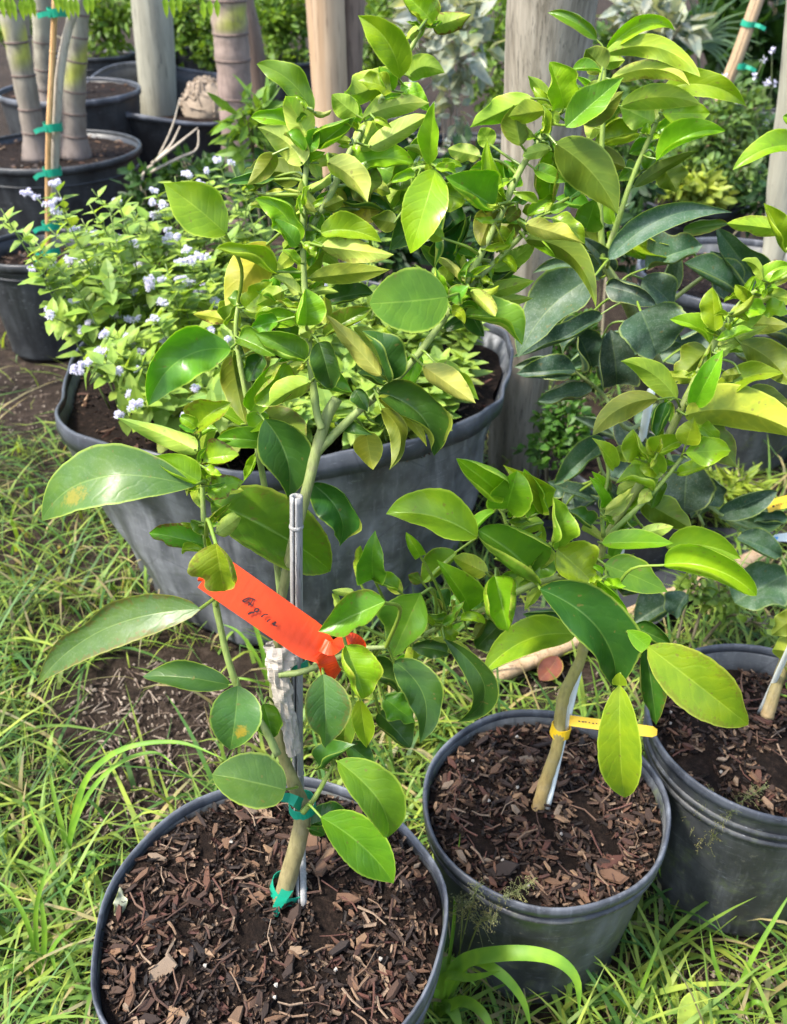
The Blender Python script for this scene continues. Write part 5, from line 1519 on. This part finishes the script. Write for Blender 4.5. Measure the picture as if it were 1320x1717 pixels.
def flowers():
    root = empty('flowering_plant', (cB.x, cB.y, .375), 'mass of lavender pompom flowers and light green leaves in the big pot', 'plant')
    FM = []
    for v in range(4):
        mb = MB()
        for k in range(random.choice((4, 5, 6))):
            c = Vector((rnd(-.9, .9), rnd(-.9, .9), rnd(-.25, .35))) * .0095
            r = rnd(.0052, .0075)
            # fuzzy pompom: spikes on a small dome
            for j in range(46):
                u = rv(); u.z = u.z * .8 + .25; u.normalize()
                p = c + u * (r * .45); s, t = frame(u)
                a = rnd(0, 6.28); s2 = s * math.cos(a) + t * math.sin(a)
                i0 = mb.pt(p + s2 * .0012); i1 = mb.pt(p - s2 * .0012); i2 = mb.pt(c + u * r * rnd(.9, 1.25) + s2 * .0005); i3 = mb.pt(c + u * r * rnd(.9, 1.2) - s2 * .0005)
                mb.f.append((i0, i2, i3, i1))
        FM.append(mb.mesh('flower_head', M['petal'], smooth=False))
    sm = MB()
    lf = []
    def stem(top, b, thick=.0016):
        mid = b.lerp(top, .5) + Vector((rnd(-.03, .03), rnd(-.03, .03), .05))
        C = catmull([b, mid, top], 7)
        tube(sm, C, thick, .0009, 6, (.16, .24, .05))
        n = len(C)
        for i in range(2, n - 1):
            if rnd(0, 1) < .12: continue
            t = (C[i] - C[i - 1]).normalized(); a = i * 1.57 + rnd(-.4, .4)
            e, f = frame(t)
            s = i / n
            L = lerp(.060, .026, s) * rnd(.7, 1.2)
            for k in (0, 1):
                d = (e * math.cos(a + k * math.pi) + f * math.sin(a + k * math.pi)) * .9 + Vector((0, 0, .25)) + t * .1
                lf.append((C[i], d, L))
    def yfor(x, y): return lerp(1.33, 1.98, max(0, min(1, (700 - y) / 420)))
    for (x, y) in HEADS:
        Y = yfor(x, y) + rnd(-.06, .06)
        p = at(x, y, Y - .11)
        b = Vector((lerp(p.x, cB.x, .35), lerp(p.y, cB.y, .35), .375))
        rr = Vector((b.x - cB.x, b.y - cB.y, 0))
        if rr.length > .34: rr = rr.normalized() * .34; b = Vector((cB.x + rr.x, cB.y + rr.y, .375))
        if p.z < .40: p.z = .41
        stem(p, b)
        for q in range(random.choice((1, 1, 2, 2, 3))):
            o = bpy.data.objects.new('flower_head', random.choice(FM)); col.objects.link(o); o.parent = root
            pp = p + Vector((rnd(-.024, .024), rnd(-.014, .014), rnd(-.016, .010))) * (1 if q else 0)
            o.location = pp - Vector(root.location); k = rnd(.62, 1.05); o.scale = (k, k, k); o.rotation_euler = (rnd(-.5, .3), rnd(-.4, .4), rnd(0, 6.28))
    # leafy stems without flowers
    for i in range(105):
        a = rnd(0, 6.28); q = math.sqrt(rnd(0, 1)) * .34
        b = Vector((cB.x + q * math.cos(a), cB.y + q * math.sin(a), .375))
        fx = (b.x - cB.x) / .34            # -1 left .. 1 right
        if fx > .25 and rnd(0, 1) < .45: continue
        if i % 3 == 0: b.x = cB.x - .34 * rnd(.55, .95); b.y = cB.y + rnd(-.16, .16); fx = -.8
        hgt = lerp(.34, .06, max(0, min(1, (fx + .75) / 1.5))) * rnd(.45, 1.1)
        if b.y < cB.y - .2: hgt *= .6
        top = b + Vector((rnd(-.09, .06) - .04 * (fx < 0), rnd(-.08, .04), hgt))
        stem(top, b, .0018)
    # low ground cover near the right rim
    for i in range(70):
        a = rnd(-1.9, .6); q = rnd(.12, .36)
        b = Vector((cB.x + q * math.cos(a), cB.y + q * math.sin(a), .38))
        stem(b + Vector((rnd(-.03, .03), rnd(-.03, .03), rnd(.02, .07))), b, .001)
    sm.build('stem', M['stem'], root)
    LM = []
    for v in range(6):
        mb = MB()
        leaf_mesh(mb, Vector((0, 0, 0)), Vector((1, 0, -.12)), Vector((0, 0, 1)), rnd(.27, .34), (.24, .36, .07), (.29, .39, .13), .05, None, rnd(-.03, .03), .06, .35, .35, .12, .12, 0, nu=6, nv=4, pq=(.45, .72))
        LM.append(mb.mesh('leaf', M['leaf']))
    lf.sort(key=lambda a: (a[0] - CAM).length / a[2])
    rest = MB()
    for i, (p, d, L) in enumerate(lf):
        d = d.normalized()
        if i < 300:
            o = bpy.data.objects.new('leaf', random.choice(LM)); col.objects.link(o); o.parent = root
            o.location = p - Vector(root.location)
            q = d.to_track_quat('X', 'Z')
            o.rotation_mode = 'QUATERNION'; o.rotation_quaternion = q; o.scale = (L, L, L)
        else:
            small_leaf(rest, p, d, Vector((0, 0, 1)), L, L * .62, (.24, .36, .065), .15)
    o = rest.build('foliage', M['foliage'], root, smooth=False); tag(o, kind='stuff')
flowers()

# tiny white flowers of the tall weeds upper right
def tiny_flowers():
    root = empty('flower_spray', tuple(gbase(1240, 300, 3.2, .28)), 'thin sprays of tiny white flowers by the tall tan stake', 'flower')
    sm = MB(); 
    b = Vector(root.location)
    for (x, y) in ((1295, 85), (1265, 128), (1280, 100), (1290, 135), (1215, 128), (1240, 170), (1285, 205), (1270, 240), (1296, 228), (1205, 250), (1258, 248), (1300, 140), (1285, 140), (1230, 240), (1210, 300)):
        p = at(x, y, 3.2); tube(sm, catmull([b + Vector((rnd(-.1, .1), rnd(-.05, .05), 0)), b.lerp(p, .55) + Vector((rnd(-.05, .05), 0, .03)), p], 5), .0022, .001, 5, (.16, .2, .08))
        mb = MB()
        for k in range(14):
            u = rv(); s, t = frame(u)
            i = [mb.pt(p + u * .004 + s * .003), mb.pt(p + u * .004 - s * .003), mb.pt(p + u * .012 - s * .003), mb.pt(p + u * .012 + s * .003)]
            mb.f.append(tuple(i))
        mb.build('flower_head', M['petal'], root, smooth=False)
    sm.build('stem', M['stem'], root)
tiny_flowers()

# ------------------------------------------------------------------ grass
def grass_stuff():
    V = []; Fc = []; T = []
    def dens(x, y):
        px, py, z = proj(Vector((x, y, 0)))
        if px < -650 or px > 1950 or py > 2100: return 0
        d = 1.0
        if py < 640: d = .10 if px < 700 else .05
        # bare earth
        def patch(cx, cy, rx, ry, k):
            return k if ((px - cx) / rx) ** 2 + ((py - cy) / ry) ** 2 < 1 else 1
        d *= patch(60, 675, 110, 62, .03)
        d *= patch(285, 1195, 205, 115, .02)
        d *= patch(230, 1330, 105, 90, .12)
        d *= patch(930, 1120, 170, 70, .05)
        d *= patch(1050, 960, 170, 110, .06)
        d *= patch(960, 760, 130, 90, .06)
        d *= patch(480, 1110, 120, 60, .45)
        d *= patch(1270, 1640, 110, 40, .35)
        d *= patch(1190, 1650, 60, 50, .3)
        d *= patch(1290, 850, 70, 60, .4)
        return d * (.72 + .5 * mnoise.noise(Vector((x * 6, y * 6, 7))) )
    def blade(x, y, L, wd, az, lean, droop, tint):
        n = 5
        d = Vector((math.cos(az), math.sin(az), 0)); s = Vector((-d.y, d.x, 0))
        base = len(V)
        for i in range(n + 1):
            q = i / n
            p = Vector((x, y, -.012)) + d * (L * lean * q ** 1.3) + Vector((0, 0, L * (q * (1 - lean * .45) - droop * q * q)))
            if p.z < .002 and i > 0: p.z = .002 + .002 * i
            w_ = wd * (1 - q ** 2.2) * .5
            if i < n:
                V.append(tuple(p - s * w_)); V.append(tuple(p + s * w_))
            else:
                V.append(tuple(p))
            m = n * 2 + 1
        for i in range(n - 1):
            a = base + 2 * i
            Fc.append((a, a + 1, a + 3, a + 2))
        Fc.append((base + 2 * (n - 1), base + 2 * (n - 1) + 1, base + 2 * n))
        T.extend([tint] * m)
    cnt = 0; tries = 0
    while cnt < 24500 and tries < 300000:
        tries += 1
        y = rnd(.12, 1) ** 1.0 * 2.9
        half = .50 + .70 * y
        x = rnd(-half, half)
        if rnd(0, 1) > dens(x, y): continue
        if y > 1.5 and rnd(0, 1) < .45: continue
        if any((x - a) ** 2 + (y - b) ** 2 < r * r for a, b, r in POTS): continue
        q = mnoise.noise(Vector((x * 4, y * 4, 0)))
        u = rnd(0, 1)
        if u < .12: c = (.31, .27, .14)
        elif u < .45: c = (.24, .325, .057)
        elif u < .78: c = (.15, .26, .044)
        else: c = (.07, .165, .036)
        k = rnd(.65, 1.15) * (1 + .25 * q)
        near = any((x - a) ** 2 + (y - b) ** 2 < (r + .05) ** 2 for a, b, r in POTS)
        if rnd(0, 1) < .28:
            L = rnd(.12, .30); wd = rnd(.0036, .0085); lean = rnd(.3, 1.0); dr = rnd(.2, .75)
        else:
            L = rnd(.04, .14) * (1 + .5 * max(0, q)); wd = rnd(.0010, .0028); lean = rnd(.35, 1.15); dr = rnd(.1, .7)
        blade(x, y, L, wd, rnd(0, 6.28), lean, dr, (c[0] * k, c[1] * k, c[2] * k, 0))
        cnt += 1
    me = bpy.data.meshes.new('grass'); me.from_pydata(V, [], Fc)
    a = me.attributes.new('tint', 'FLOAT_COLOR', 'POINT'); a.data.foreach_set('color', np.array(T, dtype=np.float32).ravel())
    me.polygons.foreach_set('use_smooth', [True] * len(me.polygons))
    me.materials.append(M['foliage'])
    tag(link('grass', me), 'fine tangled yellow-green grass round the pots', 'grass', kind='stuff')
grass_stuff()

def litter():
    mb = MB()
    for (cx, cy, rx, ry, n) in ((60, 675, 110, 62, 260), (285, 1195, 170, 95, 700), (220, 1330, 100, 80, 300), (930, 1120, 160, 60, 200), (1190, 1650, 120, 60, 200), (960, 770, 120, 80, 200), (700, 1250, 60, 80, 120)):
        for i in range(n):
            a = rnd(0, 6.28); q = math.sqrt(rnd(0, 1))
            p = ath(cx + rx * q * math.cos(a), cy + ry * q * math.sin(a), .002)
            if any((p.x - u) ** 2 + (p.y - v) ** 2 < r * r for u, v, r in POTS): continue
            p.z = -.006 + .014 * mnoise.noise(Vector((p.x * 3, p.y * 3, 0)))
            L = rnd(.002, .007); c = random.choice([(.30, .25, .20), (.20, .15, .11), (.10, .07, .05), (.42, .36, .29), (.06, .04, .03)])
            long_ = rnd(1, 1.6) if rnd(0, 1) < .75 else rnd(3, 8)
            b = Vector((math.cos(a * 5), math.sin(a * 5), rnd(-.2, .2))); e = Vector((-b.y, b.x, rnd(-.2, .2)))
            wd = L * .7 if long_ < 2 else .0022
            ids = [mb.pt(p + b * (L * long_ * x) + e * (wd * y) + Vector((0, 0, wd * z)), (*c, 0)) for x, y, z in ((-.5, -.3, 0), (.4, -.5, 0), (.5, .4, 0), (-.3, .5, 0), (-.25, -.2, .9), (.3, -.2, .8), (.2, .3, 1), (-.2, .25, .8))]
            for q4 in ((4, 5, 6, 7), (0, 1, 5, 4), (1, 2, 6, 5), (2, 3, 7, 6), (3, 0, 4, 7)):
                mb.f.append(tuple(ids[k] for k in q4))
    o = mb.build('litter', M['fine'], None, (0, .8, 0), smooth=False)
    tag(o, 'grit, crumbs and dry twigs scattered on the bare earth', 'litter', kind='stuff')
litter()

# broad grass clumps, each blade a piece
def clump(label, blades, tint=(.17, .33, .035)):
    b0 = ath(blades[0][0][0], blades[0][0][1], 0)
    root = empty('grass_clump', (b0.x, b0.y, 0), label, 'grass clump', 'broad grass clumps')
    for bl in blades:
        wd = bl[-1]
        P = [ath(x, y, h) for x, y, h in bl[:-1]]
        C = catmull(P, 6); n = len(C)
        k = rnd(.75, 1.25); t4 = (tint[0] * k, tint[1] * k, tint[2] * k, 0)
        mb = MB(); rows = []
        for i, p in enumerate(C):
            q = i / (n - 1)
            t = (C[min(i + 1, n - 1)] - C[max(i - 1, 0)]).normalized()
            v = (view_n(p) + Vector((0, 0, .6))); nn = (v - t * v.dot(t)).normalized(); s = t.cross(nn)
            w_ = wd * .5 * min(1, .45 + q * 3) * (1 - q ** 3.5)
            rows.append([mb.pt(p - s * w_ + nn * w_ * .35, t4), mb.pt(p, t4), mb.pt(p + s * w_ + nn * w_ * .35, t4)])
        for i in range(n - 1):
            A, B = rows[i], rows[i + 1]
            mb.f += [(A[0], A[1], B[1], B[0]), (A[1], A[2], B[2], B[1])]
        mb.build('blade', M['foliage'], root)
clump('broad-bladed bright grass clump between the two front pots', [
    [(735, 1690, 0), (770, 1620, .10), (840, 1600, .16), (920, 1605, .17), (965, 1640, .15), (972, 1700, .10), .018],
    [(735, 1690, 0), (785, 1615, .11), (835, 1630, .14), (875, 1675, .11), (892, 1730, .07), .013],
    [(730, 1695, 0), (745, 1640, .07), (790, 1640, .12), (840, 1628, .16), .012],
    [(735, 1700, 0), (775, 1680, .07), (810, 1700, .09), (830, 1740, .07), .014],
    [(725, 1700, 0), (700, 1640, .06), (690, 1600, .09), .007],
    [(740, 1690, 0), (760, 1560, .12), (765, 1470, .20), (772, 1395, .25), .0045],
    [(745, 1690, 0), (800, 1600, .07), (850, 1560, .10), (900, 1540, .12), .004],
    [(730, 1700, 0), (755, 1690, .04), (775, 1730, .03), .018],
    [(735, 1700, 0), (740, 1650, .05), (755, 1610, .07), (800, 1655, .05), .014],
])
clump('long arching grass blades left of the foreground pot rim', [
    [(110, 1450, 0), (125, 1370, .08), (150, 1300, .15), (210, 1255, .20), (300, 1245, .21), (382, 1275, .20), .009],
    [(115, 1460, 0), (120, 1400, .06), (150, 1330, .13), (200, 1280, .17), (260, 1262, .18), (300, 1290, .17), .007],
    [(120, 1455, 0), (105, 1390, .06), (90, 1330, .10), (85, 1290, .12), .007],
    [(105, 1460, 0), (70, 1400, .06), (45, 1340, .10), .006],
    [(118, 1465, 0), (150, 1430, .05), (175, 1450, .04), .006],
])
clump('upright grass tuft at the lower left edge', [
    [(65, 1640, 0), (50, 1560, .08), (20, 1500, .12), (-15, 1470, .13), .006], [(68, 1645, 0), (75, 1560, .09), (62, 1470, .15), .007], [(62, 1645, 0), (95, 1580, .06), (130, 1550, .07), .006],
    [(70, 1640, 0), (85, 1600, .05), (95, 1640, .03), .006], [(60, 1640, 0), (20, 1620, .05), (-20, 1640, .04), .006], [(66, 1640, 0), (60, 1540, .1), (72, 1480, .15), (90, 1440, .17), .006],
])
clump('tall grass stems beside the big weathered pot, left of the orange tag', [
    [(448, 1150, 0), (440, 1090, .07), (420, 1030, .13), (395, 990, .17), .008], [(452, 1150, 0), (430, 1100, .06), (400, 1060, .10), (370, 1045, .11), .006], [(450, 1150, 0), (462, 1090, .08), (470, 1040, .13), .006],
    [(452, 1150, 0), (420, 1140, .03), (380, 1135, .03), .005],
])
clump('grass tuft between the chip pot and the scuffed pot', [
    [(1120, 1500, 0), (1135, 1440, .06), (1170, 1380, .12), (1230, 1340, .16), (1320, 1290, .19), .004], [(1120, 1505, 0), (1180, 1440, .06), (1240, 1430, .07), (1255, 1500, .03), .005], [(1125, 1500, 0), (1150, 1420, .08), (1180, 1360, .12), .005],
    [(1115, 1500, 0), (1150, 1470, .04), (1190, 1490, .03), (1220, 1540, .01), .005], [(1120, 1500, 0), (1100, 1440, .07), (1090, 1400, .1), .004], [(1130, 1510, 0), (1200, 1470, .05), (1280, 1520, .03), (1330, 1580, .01), .005],
])
clump('leaning grass blades at the lower right corner', [
    [(1230, 1680, 0), (1260, 1610, .06), (1300, 1540, .11), (1330, 1490, .14), .006], [(1230, 1690, 0), (1200, 1620, .06), (1190, 1560, .1), .006], [(1235, 1690, 0), (1280, 1640, .05), (1330, 1620, .06), .006], [(1240, 1700, 0), (1270, 1680, .04), (1300, 1710, .02), .006],
    [(1060, 1700, 0), (1090, 1620, .07), (1110, 1570, .1), .005], [(1060, 1705, 0), (1020, 1660, .05), (980, 1650, .05), .006],
])
def wispy(label, base, tips, seed):
    random.seed(seed)
    b0 = ath(base[0], base[1], 0)
    root = empty('seed_grass', (b0.x, b0.y, 0), label, 'grass', 'wispy seed grass')
    for (x, y, h) in tips:
        e = ath(x, y, h)
        C = catmull([Vector(root.location) + Vector((rnd(-.01, .01), rnd(-.01, .01), 0)), Vector(root.location).lerp(e, .5) + Vector((0, 0, .05)), e], 8)
        mb = MB(); tube(mb, C, .0009, .0005, 4, (.22, .27, .09))
        n = len(C)
        for i in range(n // 2, n):
            for k in range(7):
                d = (rv() + (C[-1] - C[n // 2]).normalized() * .5).normalized(); L = rnd(.015, .045) * (1.2 - (i / n))
                q = C[i] + d * L
                tube(mb, [C[i], C[i] + d * L * .5 + Vector((0, 0, .002)), q], .00030, .00022, 3, (.25, .27, .12), None, 0, None, False)
                for j in range(2):
                    g = C[i] + d * (L * rnd(.5, 1)) + rv() * .003
                    tube(mb, [g, g + rv() * .0026], .0006, .0002, 3, (.30, .29, .15), None, 0, None, False)
        mb.build('seed_head', M['foliage'], root)
wispy('hazy seed grass before the wall of the chip pot', (770, 1640), [(800, 1490, .26), (850, 1500, .26), (890, 1480, .28), (830, 1540, .23), (775, 1510, .22)], 21)
wispy('hazy seed grass before the wall of the scuffed pot', (1130, 1500), [(1190, 1330, .27), (1230, 1360, .27), (1280, 1320, .30), (1200, 1400, .21)], 22)
random.seed(33)
# fallen yellow leaf at the bottom right edge and small litter
def fallen():
    mb = MB()
    leaf_mesh(mb, ath(1205, 1690, .03), ath(1140, 1735, .03), Vector((0, -.3, 1)), .024, (.38, .42, .08), (.4, .4, .1), .05, None, .1, .03, .2, .2)
    o = mb.build('fallen_leaf', M['leaf'], None, tuple(ath(1175, 1710, .02)))
    tag(o, 'fallen pale yellow leaf at the bottom right edge', 'leaf')
    mb = MB()
    leaf_mesh(mb, ath(192, 1535, .287), ath(201, 1487, .290), Vector((.6, -.4, 1)), .007, (.42, .39, .36), (.4, .37, .34), .0, None, .12, .02, .2, -.3, .1, .5, 0, notch=.6)
    o = mb.build('paper_scrap', M['leaf'], None, tuple(ath(195, 1520, .287))); tag(o, 'pale torn scrap inside the left rim of the foreground pot', 'scrap')
    mb = MB()
    leaf_mesh(mb, ath(905, 1140, .02), ath(935, 1100, .03), Vector((0, -.5, 1)), .022, (.22, .07, .05), (.2, .07, .05), .1, None, .05, .05, .7, .7)
    o = mb.build('dry_leaf', M['leaf'], None, tuple(ath(915, 1120, .02))); tag(o, 'reddish brown dry leaf on the ground behind the chip pot', 'leaf')
    mb = MB()
    leaf_mesh(mb, ath(340, 1722, .275), ath(318, 1712, .28), Vector((0, 0, 1)), .006, (.35, .45, .05), (.35, .45, .05), 0, None, 0, .03, .2, .2)
    o = mb.build('fallen_leaf', M['leaf'], None, tuple(ath(330, 1716, .276))); tag(o, 'tiny yellow-green leaf on the chips at the bottom edge', 'leaf')
fallen()
# black ground cloth behind the chip pot
def cloth():
    mb = MB()
    n = 14
    A, B, C_, D = ath(800, 1170, .004), ath(1120, 1040, .004), ath(1330, 900, .004), ath(900, 880, .004)
    ids = []
    for j in range(n + 1):
        for i in range(n + 1):
            u, v = i / n, j / n
            p = A.lerp(B, u).lerp(D.lerp(C_, u), v)
            z = .006 + .010 * mnoise.noise(Vector((p.x * 9, p.y * 9, 2))) + .010
            ids.append(mb.pt((p.x + .03 * mnoise.noise(Vector((v * 6, u * 3, 1))), p.y, z)))
    for j in range(n):
        for i in range(n):
            a = j * (n + 1) + i
            mb.f.append((a, a + 1, a + n + 2, a + n + 1))
    o = mb.build('ground_cloth', M['fabric'], None, tuple(A)); tag(o, 'black ground cloth on the earth behind the chip pot', 'cloth')
cloth()
